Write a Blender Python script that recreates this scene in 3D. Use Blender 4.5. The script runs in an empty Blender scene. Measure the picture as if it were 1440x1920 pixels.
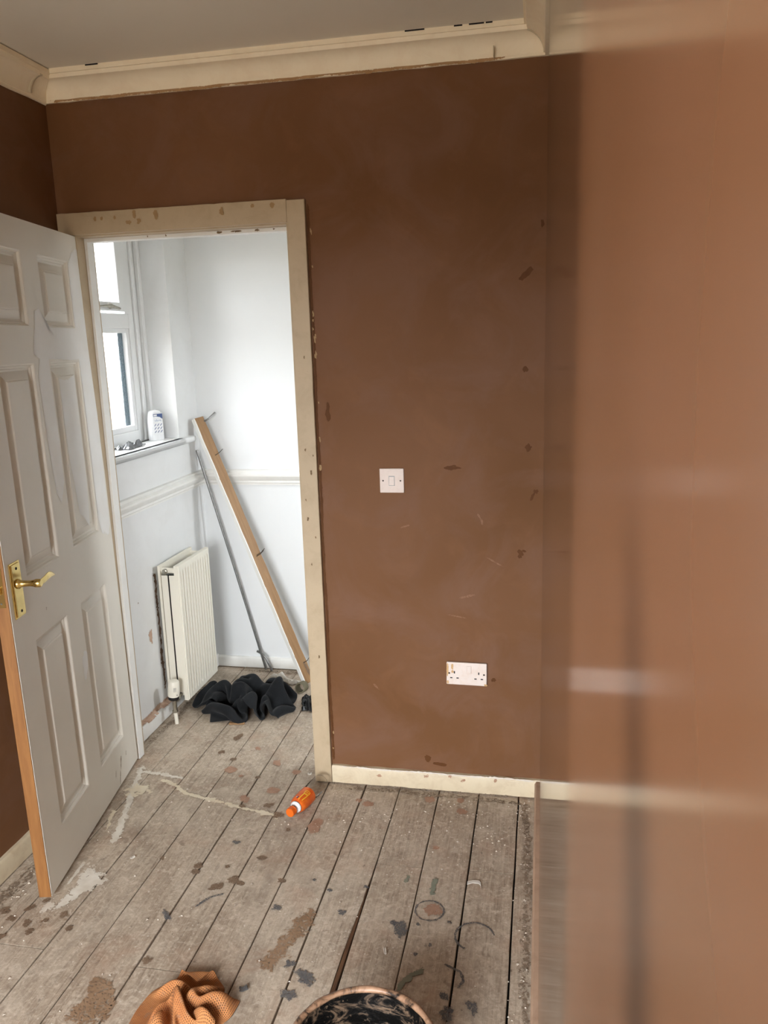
import bpy, bmesh, math, random
from mathutils import Vector, Matrix, noise

# ---------------------------------------------------------------- camera, sky, exposure
scn = bpy.context.scene
C = scn.collection
YAW, PITCH, ROLL = 0.1984, 0.2105, -0.0305
fw = Vector((-math.sin(YAW)*math.cos(PITCH), math.cos(YAW)*math.cos(PITCH), -math.sin(PITCH)))
rt = Vector((math.cos(YAW), math.sin(YAW), 0)); up = rt.cross(fw)
r2 = rt*math.cos(ROLL) + up*math.sin(ROLL); u2 = -rt*math.sin(ROLL) + up*math.cos(ROLL)
cd = bpy.data.cameras.new('camera'); cam = bpy.data.objects.new('camera', cd); C.objects.link(cam)
cam.matrix_world = Matrix(((r2.x,u2.x,-fw.x,-0.0065),(r2.y,u2.y,-fw.y,-2.7263),(r2.z,u2.z,-fw.z,1.6679),(0,0,0,1)))
cd.sensor_fit = 'VERTICAL'; cd.sensor_height = 36; cd.sensor_width = 36; cd.lens = 1499.0/1920*36
cd.clip_start = 0.002; cd.clip_end = 100
cd.dof.use_dof = True; cd.dof.focus_distance = 2.75; cd.dof.aperture_fstop = 16.0
scn.camera = cam

SKY = 6.0
w = bpy.data.worlds.new('overcast_sky'); scn.world = w; w.use_nodes = True
nt = w.node_tree; nt.nodes.clear()
wo = nt.nodes.new('ShaderNodeOutputWorld'); bg = nt.nodes.new('ShaderNodeBackground'); bg.inputs[1].default_value = SKY
tc = nt.nodes.new('ShaderNodeTexCoord'); sx = nt.nodes.new('ShaderNodeSeparateXYZ'); cr = nt.nodes.new('ShaderNodeValToRGB')
nt.links.new(tc.outputs['Generated'], sx.inputs[0]); nt.links.new(sx.outputs['Z'], cr.inputs[0])
e = cr.color_ramp.elements     # overcast sky: a third as bright at the horizon as overhead, plain ground below
e[0].position = 0.0; e[0].color = (0.40,0.41,0.42,1); e[1].position = 1.0; e[1].color = (1.0,1.03,1.07,1)
mt = nt.nodes.new('ShaderNodeMath'); mt.operation = 'GREATER_THAN'; mt.inputs[1].default_value = -0.02
nt.links.new(sx.outputs['Z'], mt.inputs[0])
mx = nt.nodes.new('ShaderNodeMix'); mx.data_type = 'RGBA'
nt.links.new(mt.outputs[0], mx.inputs['Factor']); mx.inputs[6].default_value = (0.10,0.09,0.075,1)
nt.links.new(cr.outputs[0], mx.inputs[7]); nt.links.new(mx.outputs[2], bg.inputs[0]); nt.links.new(bg.outputs[0], wo.inputs[0])

def portal(name, loc, rot, sx_, sy_):
    l = bpy.data.lights.new(name, 'AREA'); l.shape = 'RECTANGLE'; l.size = sx_; l.size_y = sy_
    l.cycles.is_portal = True
    o = bpy.data.objects.new(name, l); C.objects.link(o); o.location = loc; o.rotation_euler = rot
REAR = -3.95
RW = (-1.60, -0.10, 0.62, 2.10)          # rear window opening x0,x1,z0,z1
HW = (0.12, 0.81, 1.245, 2.26)           # hall window opening y0,y1,z0,z1
portal('window_portal', ((RW[0]+RW[1])/2, REAR-0.22, (RW[2]+RW[3])/2), (math.radians(90),0,0), RW[1]-RW[0], RW[3]-RW[2])
portal('window_portal', (-1.93, (HW[0]+HW[1])/2, (HW[2]+HW[3])/2), (0,math.radians(-90),0), HW[3]-HW[2], HW[1]-HW[0])
HR = (0.42, 0.84, 1.35, 2.05)              # unseen window added at the right end to brighten the hall: y0,y1,z0,z1
portal('window_portal', (0.72, (HR[0]+HR[1])/2, (HR[2]+HR[3])/2), (0,math.radians(90),0), HR[3]-HR[2], HR[1]-HR[0])

vs = scn.view_settings
vs.view_transform = 'Standard'; vs.look = 'None'; vs.gamma = 1.0; vs.use_curve_mapping = False
vs.exposure = 3.45
scn.cycles.max_bounces = 10; scn.cycles.diffuse_bounces = 6; scn.cycles.transparent_max_bounces = 12
scn.cycles.sample_clamp_indirect = 8.0; scn.cycles.use_denoising = True

# ---------------------------------------------------------------- node and mesh helpers
def newmat(name):
    m = bpy.data.materials.new(name); m.use_nodes = True
    nt = m.node_tree; nt.nodes.clear()
    out = nt.nodes.new('ShaderNodeOutputMaterial'); p = nt.nodes.new('ShaderNodeBsdfPrincipled')
    nt.links.new(p.outputs[0], out.inputs[0])
    return m, nt, p, out
def lin(c): return tuple(((v/255)/12.92 if v/255 <= 0.04045 else ((v/255+0.055)/1.055)**2.4) for v in c)+(1,)
def coords(nt, scale=(1,1,1), kind='Object', loc=(0,0,0)):
    t = nt.nodes.new('ShaderNodeTexCoord'); m = nt.nodes.new('ShaderNodeMapping')
    m.inputs['Scale'].default_value = scale; m.inputs['Location'].default_value = loc
    nt.links.new(t.outputs[kind], m.inputs[0]); return m.outputs[0]
def noise_n(nt, vec, scale, detail=4, rough=0.55, dist=0.0):
    n = nt.nodes.new('ShaderNodeTexNoise'); n.inputs['Scale'].default_value = scale; n.inputs['Detail'].default_value = detail
    n.inputs['Roughness'].default_value = rough; n.inputs['Distortion'].default_value = dist
    nt.links.new(vec, n.inputs['Vector']); return n.outputs[0]
def ramp(nt, fac, stops):
    r = nt.nodes.new('ShaderNodeValToRGB'); el = r.color_ramp.elements
    while len(el) < len(stops): el.new(0.5)
    for k, (p, c) in enumerate(stops):
        el[k].position = p; el[k].color = c if len(c) == 4 else tuple(c)+(1,)
    nt.links.new(fac, r.inputs[0]); return r.outputs[0]
def step(nt, fac, a, b):
    if a > b: return ramp(nt, fac, [(b,(1,1,1,1)),(a,(0,0,0,1))])
    return ramp(nt, fac, [(a,(0,0,0,1)),(b,(1,1,1,1))])
def mixc(nt, fac, a, b, mode='MIX'):
    m = nt.nodes.new('ShaderNodeMix'); m.data_type = 'RGBA'; m.blend_type = mode
    for s, v in ((m.inputs[0],fac),(m.inputs[6],a),(m.inputs[7],b)):
        if isinstance(v, bpy.types.NodeSocket): nt.links.new(v, s)
        else: s.default_value = v
    return m.outputs[2]
def math_n(nt, op, a, b=0.0, clamp=False):
    m = nt.nodes.new('ShaderNodeMath'); m.operation = op; m.use_clamp = clamp
    for s, v in ((m.inputs[0],a),(m.inputs[1],b)):
        if isinstance(v, bpy.types.NodeSocket): nt.links.new(v, s)
        else: s.default_value = v
    return m.outputs[0]
def bump(nt, p, h, strength=0.2, dist=0.002):
    b = nt.nodes.new('ShaderNodeBump'); b.inputs['Strength'].default_value = strength; b.inputs['Distance'].default_value = dist
    nt.links.new(h, b.inputs['Height']); nt.links.new(b.outputs[0], p.inputs['Normal'])
def plain(name, col, rough=0.5, metal=0.0, var=0.0, vscale=8, bmp=0.0, bscale=200, spec=0.5):
    m, nt, p, out = newmat(name)
    p.inputs['Roughness'].default_value = rough; p.inputs['Metallic'].default_value = metal
    p.inputs['Specular IOR Level'].default_value = spec
    c = lin(col)
    if var:
        v = coords(nt); f = noise_n(nt, v, vscale, 5)
        d = tuple(x*(1-var) for x in c[:3])+(1,); b = tuple(min(1,x*(1+var)) for x in c[:3])+(1,)
        nt.links.new(ramp(nt, f, [(0.3,d),(0.7,b)]), p.inputs['Base Color'])
    else: p.inputs['Base Color'].default_value = c
    if bmp:
        bump(nt, p, noise_n(nt, coords(nt), bscale, 3), bmp, 0.001)
    return m

class MB:
    def __init__(s): s.v=[]; s.f=[]; s.m=[]; s.at=[]
    def vert(s, p): s.v.append(tuple(p)); return len(s.v)-1
    def face(s, idx, m=0): s.f.append(tuple(idx)); s.m.append(m)
    def box(s, x0,x1,y0,y1,z0,z1, m=0, M=None):
        P=[(x0,y0,z0),(x1,y0,z0),(x1,y1,z0),(x0,y1,z0),(x0,y0,z1),(x1,y0,z1),(x1,y1,z1),(x0,y1,z1)]
        if M is not None: P=[tuple(M@Vector(p)) for p in P]
        b=len(s.v); s.v+=P
        for q in ((0,3,2,1),(4,5,6,7),(0,1,5,4),(1,2,6,5),(2,3,7,6),(3,0,4,7)): s.face([b+i for i in q], m)
        return s
    def sweep(s, rings, closed=True, caps=True, m=0):
        n=len(rings[0]); ids=[[s.vert(p) for p in r] for r in rings]
        for a,b in zip(ids,ids[1:]):
            for i in range(n if closed else n-1):
                j=(i+1)%n; s.face((a[i],a[j],b[j],b[i]), m)
        if caps and closed:
            s.face(ids[0][::-1], m); s.face(ids[-1], m)
        return s
    def prism(s, poly, fn, t0, t1, m=0):
        return s.sweep([[fn(a,b,t0) for a,b in poly],[fn(a,b,t1) for a,b in poly]], m=m)
    def tube(s, path, r, n=8, m=0, caps=True):
        path=[Vector(p) for p in path]; rr = r if isinstance(r,(list,tuple)) else [r]*len(path)
        rings=[]; prev=None
        for i,p in enumerate(path):
            t=(path[min(i+1,len(path)-1)]-path[max(i-1,0)]).normalized()
            if prev is None:
                a=Vector((0,0,1)) if abs(t.z)<0.9 else Vector((1,0,0)); x=t.cross(a).normalized()
            else: x=(prev-t*prev.dot(t)).normalized()
            prev=x; y=t.cross(x)
            rings.append([p+(x*math.cos(2*math.pi*k/n)+y*math.sin(2*math.pi*k/n))*rr[i] for k in range(n)])
        return s.sweep(rings, caps=caps, m=m)
    def lathe(s, prof, n=24, m=0, M=None, caps=True):
        rings=[]
        for r,z in prof:
            ring=[Vector((r*math.cos(2*math.pi*k/n), r*math.sin(2*math.pi*k/n), z)) for k in range(n)]
            rings.append([tuple(M@p) if M is not None else tuple(p) for p in ring])
        return s.sweep(rings, caps=caps, m=m)
    def build(s, name, mat, parent=None, off=(0,0,0), smooth=False, bevel=0.0, seg=2, attr=None, angle=None):
        me=bpy.data.meshes.new(name); o3=Vector(off)
        me.from_pydata([tuple(Vector(p)-o3) for p in s.v],[],s.f); me.update()
        mats = mat if isinstance(mat,(list,tuple)) else [mat]
        for q in mats: me.materials.append(q)
        if len(mats)>1:
            for k,pl in enumerate(me.polygons): pl.material_index=s.m[k]
        bm=bmesh.new(); bm.from_mesh(me); bmesh.ops.recalc_face_normals(bm, faces=bm.faces); bm.to_mesh(me); bm.free()
        if smooth:
            for pl in me.polygons: pl.use_smooth=True
            if angle:
                try: me.set_sharp_from_angle(angle=math.radians(angle))
                except Exception: pass
        if attr:
            a=me.attributes.new('edge','FLOAT','POINT')
            for k,v in enumerate(attr): a.data[k].value=v
        o=bpy.data.objects.new(name, me); C.objects.link(o)
        if parent is not None: o.parent=parent
        if bevel:
            b=o.modifiers.new('bevel','BEVEL'); b.width=bevel; b.segments=seg; b.limit_method='ANGLE'; b.angle_limit=math.radians(40)
        return o
def tag(o, label, cat, group=None, kind=None):
    o['label']=label; o['category']=cat
    if group: o['group']=group
    if kind: o['kind']=kind
    return o
def struct_(o, label=None, cat=None):
    o['kind']='structure'
    if label: o['label']=label
    if cat: o['category']=cat
    return o
def thing(name, loc=(0,0,0), matrix=None):
    o=bpy.data.objects.new(name, None); C.objects.link(o); o.empty_display_size=0.05
    if matrix is not None: o.matrix_world=matrix
    else: o.location=loc
    return o

# ---------------------------------------------------------------- materials
def plaster(name, base, dark, rough=0.7, spec=0.3):
    m, nt, p, out = newmat(name)
    v=coords(nt)
    a=noise_n(nt, v, 1.3, 4, 0.5, 0.4); b=noise_n(nt, v, 7, 5, 0.6, 0.6); c=noise_n(nt, v, 60, 4, 0.7)
    col=ramp(nt, a, [(0.35,dark),(0.66,base)])
    col=mixc(nt, math_n(nt,'MULTIPLY',step(nt,b,0.52,0.75),0.35), col, tuple(min(1,x*1.3) for x in base[:3])+(1,))
    col=mixc(nt, math_n(nt,'MULTIPLY',step(nt,c,0.50,0.9),0.25), col, tuple(x*0.8 for x in base[:3])+(1,))
    nt.links.new(col, p.inputs['Base Color'])
    p.inputs['Roughness'].default_value=rough; p.inputs['Specular IOR Level'].default_value=spec
    pk=noise_n(nt, coords(nt,(1,1,1),loc=(4.4,0,2.1)), 3.4, 6, 0.62, 0.9)
    col=mixc(nt, math_n(nt,'MULTIPLY',step(nt,pk,0.46,0.66),0.55), col, lin((122,90,72)))
    nt.links.new(col, p.inputs['Base Color'])
    bump(nt, p, mixc(nt,0.3,b,c), 0.12, 0.003)
    return m
M_plaster = plaster('pink_plaster', lin((118,82,55)), lin((106,70,38)))
def plaster_right():
    # skimmed and trowelled smooth: matt seen head on, mirror-like at a grazing angle.
    # beyond a trowel edge the skim is still damp, so darker; nearer it has begun to dry
    m, nt, p, out = newmat('trowelled_plaster')
    v=nt.nodes.new('ShaderNodeSeparateXYZ'); nt.links.new(coords(nt), v.inputs[0]); Y=v.outputs[1]; Z=v.outputs[2]
    a=noise_n(nt, coords(nt,(1,9,0.8)), 3.0, 4, 0.5, 0.3); b=noise_n(nt, coords(nt,(1,1,1)), 14, 4, 0.5)
    dry=ramp(nt, b, [(0.3,lin((131,92,63))),(0.7,lin((140,102,77)))])
    damp=ramp(nt, a, [(0.3,lin((82,58,38))),(0.7,lin((96,68,50)))])
    wob=math_n(nt,'MULTIPLY',math_n(nt,'SUBTRACT',noise_n(nt,coords(nt,(1,1,5)),4,2),0.5),0.012)
    yw=math_n(nt,'ADD',Y,wob)
    col=mixc(nt, step(nt,math_n(nt,'MULTIPLY',math_n(nt,'ADD',yw,2.66),5.0),0.43,0.56), dry, damp)
    up_=math_n(nt,'SUBTRACT',1.662,Z)           # distance below the top of the dark streak
    # two pale drag lines and one dark streak widening downwards, close to where the phone was held
    for y0,w_,z0,amt in ((2.622,0.0035,0.0,0.45),(2.600,0.004,0.0,0.35)):
        d=math_n(nt,'ABSOLUTE',math_n(nt,'ADD',yw,y0))
        k=ramp(nt,math_n(nt,'DIVIDE',d,w_),[(0.2,(1,1,1,1)),(1.0,(0,0,0,1))])
        k=math_n(nt,'MULTIPLY',k,step(nt,noise_n(nt,coords(nt,(1,1,14)),2.5,2),0.42,0.62))
        col=mixc(nt, math_n(nt,'MULTIPLY',k,amt), col, lin((178,138,110)))
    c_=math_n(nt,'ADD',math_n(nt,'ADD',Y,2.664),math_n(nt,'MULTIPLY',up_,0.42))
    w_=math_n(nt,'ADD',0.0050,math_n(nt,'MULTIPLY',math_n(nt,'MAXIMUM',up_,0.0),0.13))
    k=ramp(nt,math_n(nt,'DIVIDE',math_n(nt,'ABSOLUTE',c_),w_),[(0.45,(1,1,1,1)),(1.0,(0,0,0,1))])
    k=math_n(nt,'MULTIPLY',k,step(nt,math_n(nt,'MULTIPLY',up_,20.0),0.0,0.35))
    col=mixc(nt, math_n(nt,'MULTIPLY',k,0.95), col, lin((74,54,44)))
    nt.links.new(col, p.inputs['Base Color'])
    s=noise_n(nt, coords(nt,(1,26,1.3)), 2.2, 3, 0.5)
    wet=step(nt,math_n(nt,'MULTIPLY',math_n(nt,'ADD',yw,2.66),5.0),0.25,0.60)
    rough=mixc(nt, wet, (0.17,)*3+(1,), ramp(nt, s, [(0.3,(0.055,)*3),(0.7,(0.10,)*3)]))
    nt.links.new(rough, p.inputs['Roughness']); nt.links.new(ramp(nt, wet, [(0.0,(0.20,)*3),(1.0,(0.5,)*3)]), p.inputs['Specular IOR Level'])
    p.inputs['IOR'].default_value=1.5
    return m
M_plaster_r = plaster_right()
def painted(name, col, dirt, rough=0.45, amt=0.5, scale=9):
    m, nt, p, out = newmat(name); v=coords(nt)
    a=noise_n(nt, v, scale, 6, 0.65, 0.5); b=noise_n(nt, v, 70, 4, 0.6)
    c=mixc(nt, math_n(nt,'MULTIPLY',step(nt,a,0.45,0.8),amt), lin(col), lin(dirt))
    c=mixc(nt, math_n(nt,'MULTIPLY',step(nt,b,0.62,0.8),amt*0.5), c, lin(dirt))
    nt.links.new(c, p.inputs['Base Color']); p.inputs['Roughness'].default_value=rough
    bump(nt, p, mixc(nt,0.5,a,b), 0.15, 0.0015)
    return m
M_hallwhite = painted('hall_white_paint', (226,229,230), (214,218,220), 0.42, 0.25, 3)
M_hallwhite_old = painted('hall_white_paint_worn', (226,228,228), (206,206,202), 0.5, 0.4, 5)
M_ceiling = painted('ceiling_paint', (232,226,212), (222,215,200), 0.8, 0.3, 3)
M_cornice = painted('coving_cream_paint', (248,236,210), (226,200,166), 0.6, 0.35, 14)
M_cream = painted('cream_gloss_dirty', (186,168,140), (158,138,108), 0.5, 0.55, 11)
M_cream_l = painted('cream_gloss_skirting', (208,194,166), (168,144,114), 0.5, 0.55, 16)
M_skirt_r = painted('skirting_pinkish', (182,152,128), (150,118,96), 0.5, 0.6, 24)
M_door = painted('door_off_white', (226,222,211), (214,208,195), 0.45, 0.3, 7)
M_hallwood = painted('hall_white_gloss', (232,232,228), (212,209,200), 0.4, 0.4, 12)
M_winwhite = painted('window_white_gloss', (236,238,238), (220,222,222), 0.35, 0.2, 8)
M_rad = painted('radiator_enamel', (232,228,214), (220,214,198), 0.35, 0.25, 6)
M_pine = None
def pine(name, a, b, axis=(1,1,1)):
    m, nt, p, out = newmat(name)
    n=noise_n(nt, coords(nt,axis), 6, 5, 0.6, 0.6)
    nt.links.new(ramp(nt,n,[(0.3,lin(a)),(0.7,lin(b))]), p.inputs['Base Color']); p.inputs['Roughness'].default_value=0.55
    bump(nt,p,n,0.15,0.001); return m
M_pine = pine('raw_pine_edge', (122,78,36), (144,98,50), (14,14,1.2))
M_batten = pine('bare_timber', (132,98,62), (158,124,85), (12,12,1.0))
M_splinter = pine('dark_splinter', (70,48,34), (120,88,62), (14,1.5,14))
M_brass = plain('polished_brass', (212,186,118), 0.22, 1.0, 0.12, 60)
M_steel = plain('grey_steel', (128,128,126), 0.38, 1.0, 0.2, 50)
M_chrome = plain('valve_metal', (176,172,160), 0.3, 1.0, 0.2, 60)
M_darkmetal = plain('dark_nail', (70,62,56), 0.5, 0.8)
M_galv = plain('convector_metal', (138,140,140), 0.5, 0.6)
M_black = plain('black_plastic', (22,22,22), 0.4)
M_whiteplastic = plain('white_plastic', (230,231,232), 0.35, 0, 0.05, 40)
M_switch = painted('switch_plate_dusty', (222,208,200), (196,176,160), 0.45, 0.35, 60)
M_socket = painted('socket_plate_splashed', (228,216,208), (198,156,112), 0.45, 0.3, 40)
M_dark = plain('dark_void', (26,20,16), 0.9)
M_subfloor = plain('dark_subfloor', (34,27,21), 0.95)

def floor_material():
    m, nt, p, out = newmat('worn_floorboard')
    oi=nt.nodes.new('ShaderNodeObjectInfo')
    rnd=oi.outputs['Random']
    t=nt.nodes.new('ShaderNodeTexCoord')
    add=nt.nodes.new('ShaderNodeVectorMath'); add.operation='ADD'
    cmb=nt.nodes.new('ShaderNodeCombineXYZ'); nt.links.new(math_n(nt,'MULTIPLY',rnd,40.0), cmb.inputs[1])
    nt.links.new(t.outputs['Object'], add.inputs[0]); nt.links.new(cmb.outputs[0], add.inputs[1])
    gm=nt.nodes.new('ShaderNodeMapping'); gm.inputs['Scale'].default_value=(34,1.7,1); nt.links.new(add.outputs[0], gm.inputs[0])
    grain=noise_n(nt, gm.outputs[0], 3.0, 6, 0.62, 1.2)
    fm=nt.nodes.new('ShaderNodeMapping'); fm.inputs['Scale'].default_value=(150,5,1); nt.links.new(add.outputs[0], fm.inputs[0])
    fine=noise_n(nt, fm.outputs[0], 2.5, 3, 0.6)
    v=coords(nt)
    col=ramp(nt, grain, [(0.28,lin((124,108,92))),(0.5,lin((168,152,133))),(0.72,lin((190,175,156)))])
    col=mixc(nt, math_n(nt,'MULTIPLY',step(nt,fine,0.50,0.70),0.40), col, lin((112,96,80)))
    col=mixc(nt, math_n(nt,'MULTIPLY',rnd,0.22), col, lin((150,128,106)))        # per-board tint
    # plaster dust ground into the boards
    d1=noise_n(nt, v, 4.0, 6, 0.66, 0.8); d2=noise_n(nt, v, 26, 6, 0.72, 1.4); d4=noise_n(nt, v, 75, 5, 0.7, 1.0)
    col=mixc(nt, math_n(nt,'MULTIPLY',step(nt,d1,0.40,0.66),0.6), col, lin((202,189,170)))
    col=mixc(nt, math_n(nt,'MULTIPLY',step(nt,d2,0.50,0.66),0.6), col, lin((212,199,181)))
    col=mixc(nt, math_n(nt,'MULTIPLY',step(nt,d4,0.54,0.66),0.5), col, lin((216,204,188)))
    col=mixc(nt, math_n(nt,'MULTIPLY',step(nt,d4,0.46,0.34),0.35), col, lin((120,102,86)))
    # pinkish plaster slurry
    pk=noise_n(nt, coords(nt,(1,1,1),loc=(3.1,7.7,0)), 6.0, 5, 0.6, 0.5)
    col=mixc(nt, math_n(nt,'MULTIPLY',step(nt,pk,0.54,0.74),0.45), col, lin((170,136,112)))
    # grime
    g1=noise_n(nt, coords(nt,(1.0,0.6,1),loc=(9.3,1.2,0)), 3.6, 6, 0.7, 0.6)
    col=mixc(nt, math_n(nt,'MULTIPLY',step(nt,g1,0.52,0.74),0.55), col, lin((116,100,86)))
    g2=noise_n(nt, coords(nt,(1,1,1),loc=(1.3,4.2,0)), 21, 4, 0.6, 0.9)
    col=mixc(nt, math_n(nt,'MULTIPLY',step(nt,g2,0.64,0.73),0.5), col, lin((112,92,76)))
    g3=noise_n(nt, coords(nt,(1,1,1),loc=(5.3,2.2,0)), 48, 3, 0.5, 0.4)
    col=mixc(nt, math_n(nt,'MULTIPLY',step(nt,g3,0.68,0.74),0.55), col, lin((84,72,64)))
    # paint specks
    vo=nt.nodes.new('ShaderNodeTexVoronoi'); vo.inputs['Scale'].default_value=55; nt.links.new(v, vo.inputs['Vector'])
    sel=nt.nodes.new('ShaderNodeSeparateColor'); nt.links.new(vo.outputs['Color'], sel.inputs[0])
    sp=math_n(nt,'MULTIPLY',math_n(nt,'LESS_THAN',vo.outputs['Distance'],0.16),math_n(nt,'GREATER_THAN',sel.outputs[0],0.80))
    col=mixc(nt, math_n(nt,'MULTIPLY',sp,0.75), col, lin((206,198,186)))
    nt.links.new(col, p.inputs['Base Color'])
    nt.links.new(ramp(nt,d1,[(0.3,(0.5,)*3),(0.7,(0.75,)*3)]), p.inputs['Roughness'])
    h=math_n(nt,'ADD',math_n(nt,'MULTIPLY',grain,0.8),math_n(nt,'MULTIPLY',d2,0.6))
    bump(nt,p,h,0.35,0.0016)
    return m
M_floor = floor_material()

def film(name, col, col2=None, soft=1.0, nscale=40, rough=0.6, bias=0.0, amt=1.0, hard=0.75):
    # a thin film of paint or plaster: ragged towards its rim
    m, nt, p, out = newmat(name)
    a=nt.nodes.new('ShaderNodeAttribute'); a.attribute_name='edge'
    n=noise_n(nt, coords(nt), nscale, 5, 0.65, 0.3)
    x=math_n(nt,'ADD',math_n(nt,'MULTIPLY',a.outputs['Fac'],1.6),math_n(nt,'MULTIPLY',math_n(nt,'SUBTRACT',n,0.62),2.4*soft))
    x=math_n(nt,'ADD',x,bias)
    # the film either covers a grain of the surface or it does not: its rim breaks up into specks
    g=noise_n(nt,coords(nt),nscale*5.0,3,0.7)
    k=math_n(nt,'GREATER_THAN',math_n(nt,'ADD',x,math_n(nt,'MULTIPLY',math_n(nt,'SUBTRACT',g,0.5),hard*1.6)),0.30)
    if amt<1.0: k=math_n(nt,'MULTIPLY',k,math_n(nt,'LESS_THAN',noise_n(nt,coords(nt),nscale*4.0,3,0.8),0.44+0.16*amt))
    n2=noise_n(nt, coords(nt), nscale*0.5, 4)
    nt.links.new(ramp(nt,n2,[(0.35,lin(col)),(0.65,lin(col2 or col))]), p.inputs['Base Color'])
    p.inputs['Roughness'].default_value=rough; p.inputs['Specular IOR Level'].default_value=0.15
    tr=nt.nodes.new('ShaderNodeBsdfTransparent'); mx=nt.nodes.new('ShaderNodeMixShader')
    nt.links.new(k, mx.inputs[0]); nt.links.new(tr.outputs[0], mx.inputs[1]); nt.links.new(p.outputs[0], mx.inputs[2])
    nt.links.new(mx.outputs[0], out.inputs[0])
    return m
F_white = film('white_paint_film', (222,216,204), (206,197,182), 2.0, 40, bias=0.2)
F_cream = film('cream_paint_film', (214,201,176), (220,210,188), 2.2, 35, bias=0.15)
F_pink = film('pink_plaster_film', (164,128,106), (176,142,120), 0.7, 60, amt=0.9)
F_brown = film('brown_slurry_film', (142,114,88), (158,130,104), 1.5, 30, amt=0.7, hard=1.0)
F_dark = film('dark_paint_film', (92,92,94), (116,112,108), 1.3, 60, amt=0.8)
F_green = film('green_paint_film', (122,128,112), (136,138,122), 1.5, 50, hard=1.0)
F_spot = film('brown_spot_film', (118,98,80), (136,114,94), 0.9, 70, amt=0.9)
F_smear = film('damp_plaster_smear', (88,54,27), (94,60,32), 0.7, 60, hard=0.3, bias=0.1)
F_stain = film('architrave_stain', (160,132,96), (166,138,102), 0.5, 90, hard=0.4)
F_lip = film('brown_lip_line', (166,130,92), (180,146,108), 1.2, 60)
F_chip = film('dark_chip', (110,92,70), (130,108,82), 0.5, 80, hard=0.3)
F_scuff = film('pale_scuff', (134,100,78), (140,106,84), 1.2, 60, amt=0.7)
F_doorwhite = film('fresh_white_paint', (236,236,234), (232,231,227), 0.25, 20, rough=0.4, bias=0.4, hard=0.15)
F_peel = film('bare_plaster_peel', (196,170,150), (182,152,132), 0.6, 60)
F_speckle = film('dark_speckle_film', (122,106,90), (138,122,105), 1.8, 22, amt=0.3, hard=1.2)
F_torn = film('torn_plaster_film', (92,70,54), (130,106,88), 2.2, 40, hard=0.9, bias=0.1)
LAYER=[0]
def lifted(to3):
    # each film lies a hair above the one before, so that no two share a plane
    LAYER[0]+=1; d=0.00001*(LAYER[0]%60); e=[Vector(to3(0.1,0.1)),Vector(to3(0.11,0.1)),Vector(to3(0.1,0.11))]
    n=(e[1]-e[0]).cross(e[2]-e[0]); n=n.normalized() if n.length>0 else Vector((0,0,1))
    return lambda a,b: Vector(to3(a,b))+n*d
def blob(name, pts, to3, mat, parent, jitter=0.12, sub=3, seed=0):
    to3=lifted(to3)
    # irregular closed outline (star-shaped), ringed so that 'edge' runs 0 at the rim to 1 inside
    rnd=random.Random(seed*7+len(pts)); P=[Vector(p).to_2d() if not isinstance(p,Vector) else p for p in pts]
    c=sum(P,Vector((0,0)))/len(P); out=[]
    n=len(P)
    for i in range(n):
        a,b=P[i],P[(i+1)%n]
        for k in range(sub):
            t=k/sub; q=a.lerp(b,t); th=math.atan2(q.y-c.y,q.x-c.x); f=noise.noise(Vector((math.cos(th)*1.3+seed*3.7,math.sin(th)*1.3,seed*1.9)))+0.6*noise.noise(Vector((math.cos(th)*3.5+seed,math.sin(th)*3.5,seed*5.1))); out.append(c+(q-c)*(1+2.0*jitter*f+rnd.uniform(-jitter,jitter)*0.15))
    mb=MB(); at=[]; ctr=mb.vert(to3(c.x,c.y)); at.append(1.0); rings=[]
    for s_,e_ in ((0.45,0.8),(0.8,0.35),(1.0,0.0)):
        rings.append([mb.vert(to3(*(c+(q-c)*s_))) for q in out]); at+= [e_]*len(out)
    N=len(out)
    for i in range(N):
        j=(i+1)%N; mb.face((ctr,rings[0][i],rings[0][j]))
        for a,b in zip(rings,rings[1:]): mb.face((a[i],b[i],b[j],a[j]))
    return mb.build(name, mat, parent, attr=at)
def ellipse(cx,cy,rx,ry,rot=0,n=12):
    return [(cx+rx*math.cos(t)*math.cos(rot)-ry*math.sin(t)*math.sin(rot), cy+rx*math.cos(t)*math.sin(rot)+ry*math.sin(t)*math.cos(rot)) for t in [2*math.pi*k/n for k in range(n)]]
def streak(name, path, width, to3, mat, parent, seed=0, closed=False):
    to3=lifted(to3)
    rnd=random.Random(seed+len(path)); P=[Vector(p) for p in path]; Q=[]
    m=len(P) if closed else len(P)-1
    for i in range(m):
        for k in range(6): Q.append(P[i].lerp(P[(i+1)%len(P)],k/6))
    if not closed: Q.append(P[-1])
    mb=MB(); at=[]; rows=[]; L=len(Q)
    for i,p in enumerate(Q):
        t=(Q[(i+1)%L]-Q[i-1]) if closed else (Q[min(i+1,L-1)]-Q[max(i-1,0)])
        t=t.normalized(); nn=Vector((-t.y,t.x)); w_=width*rnd.uniform(0.75,1.2)
        e_ = 1.0 if closed else min(1.0, min(i,L-1-i)/2.0)
        rows.append([mb.vert(to3(*(p+nn*w_*s_))) for s_ in (-0.5,-0.25,0,0.25,0.5)]); at+=[0,0.5*e_,1*e_,0.5*e_,0]
    for i in range(L if closed else L-1):
        a,b=rows[i],rows[(i+1)%L]
        for k in range(4): mb.face((a[k],a[k+1],b[k+1],b[k]))
    return mb.build(name, mat, parent, attr=at)

# ---------------------------------------------------------------- the room shell
XL, XR, YB, ZC = -1.705, 0.0, 0.0, 2.59          # left wall, right wall, back wall, ceiling
HX, HY = -1.70, 1.03                             # hall left wall, hall far wall
OX0, OX1, OZ, WT = -1.665, -0.838, 2.085, 0.11   # rough door opening, wall thickness

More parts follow.
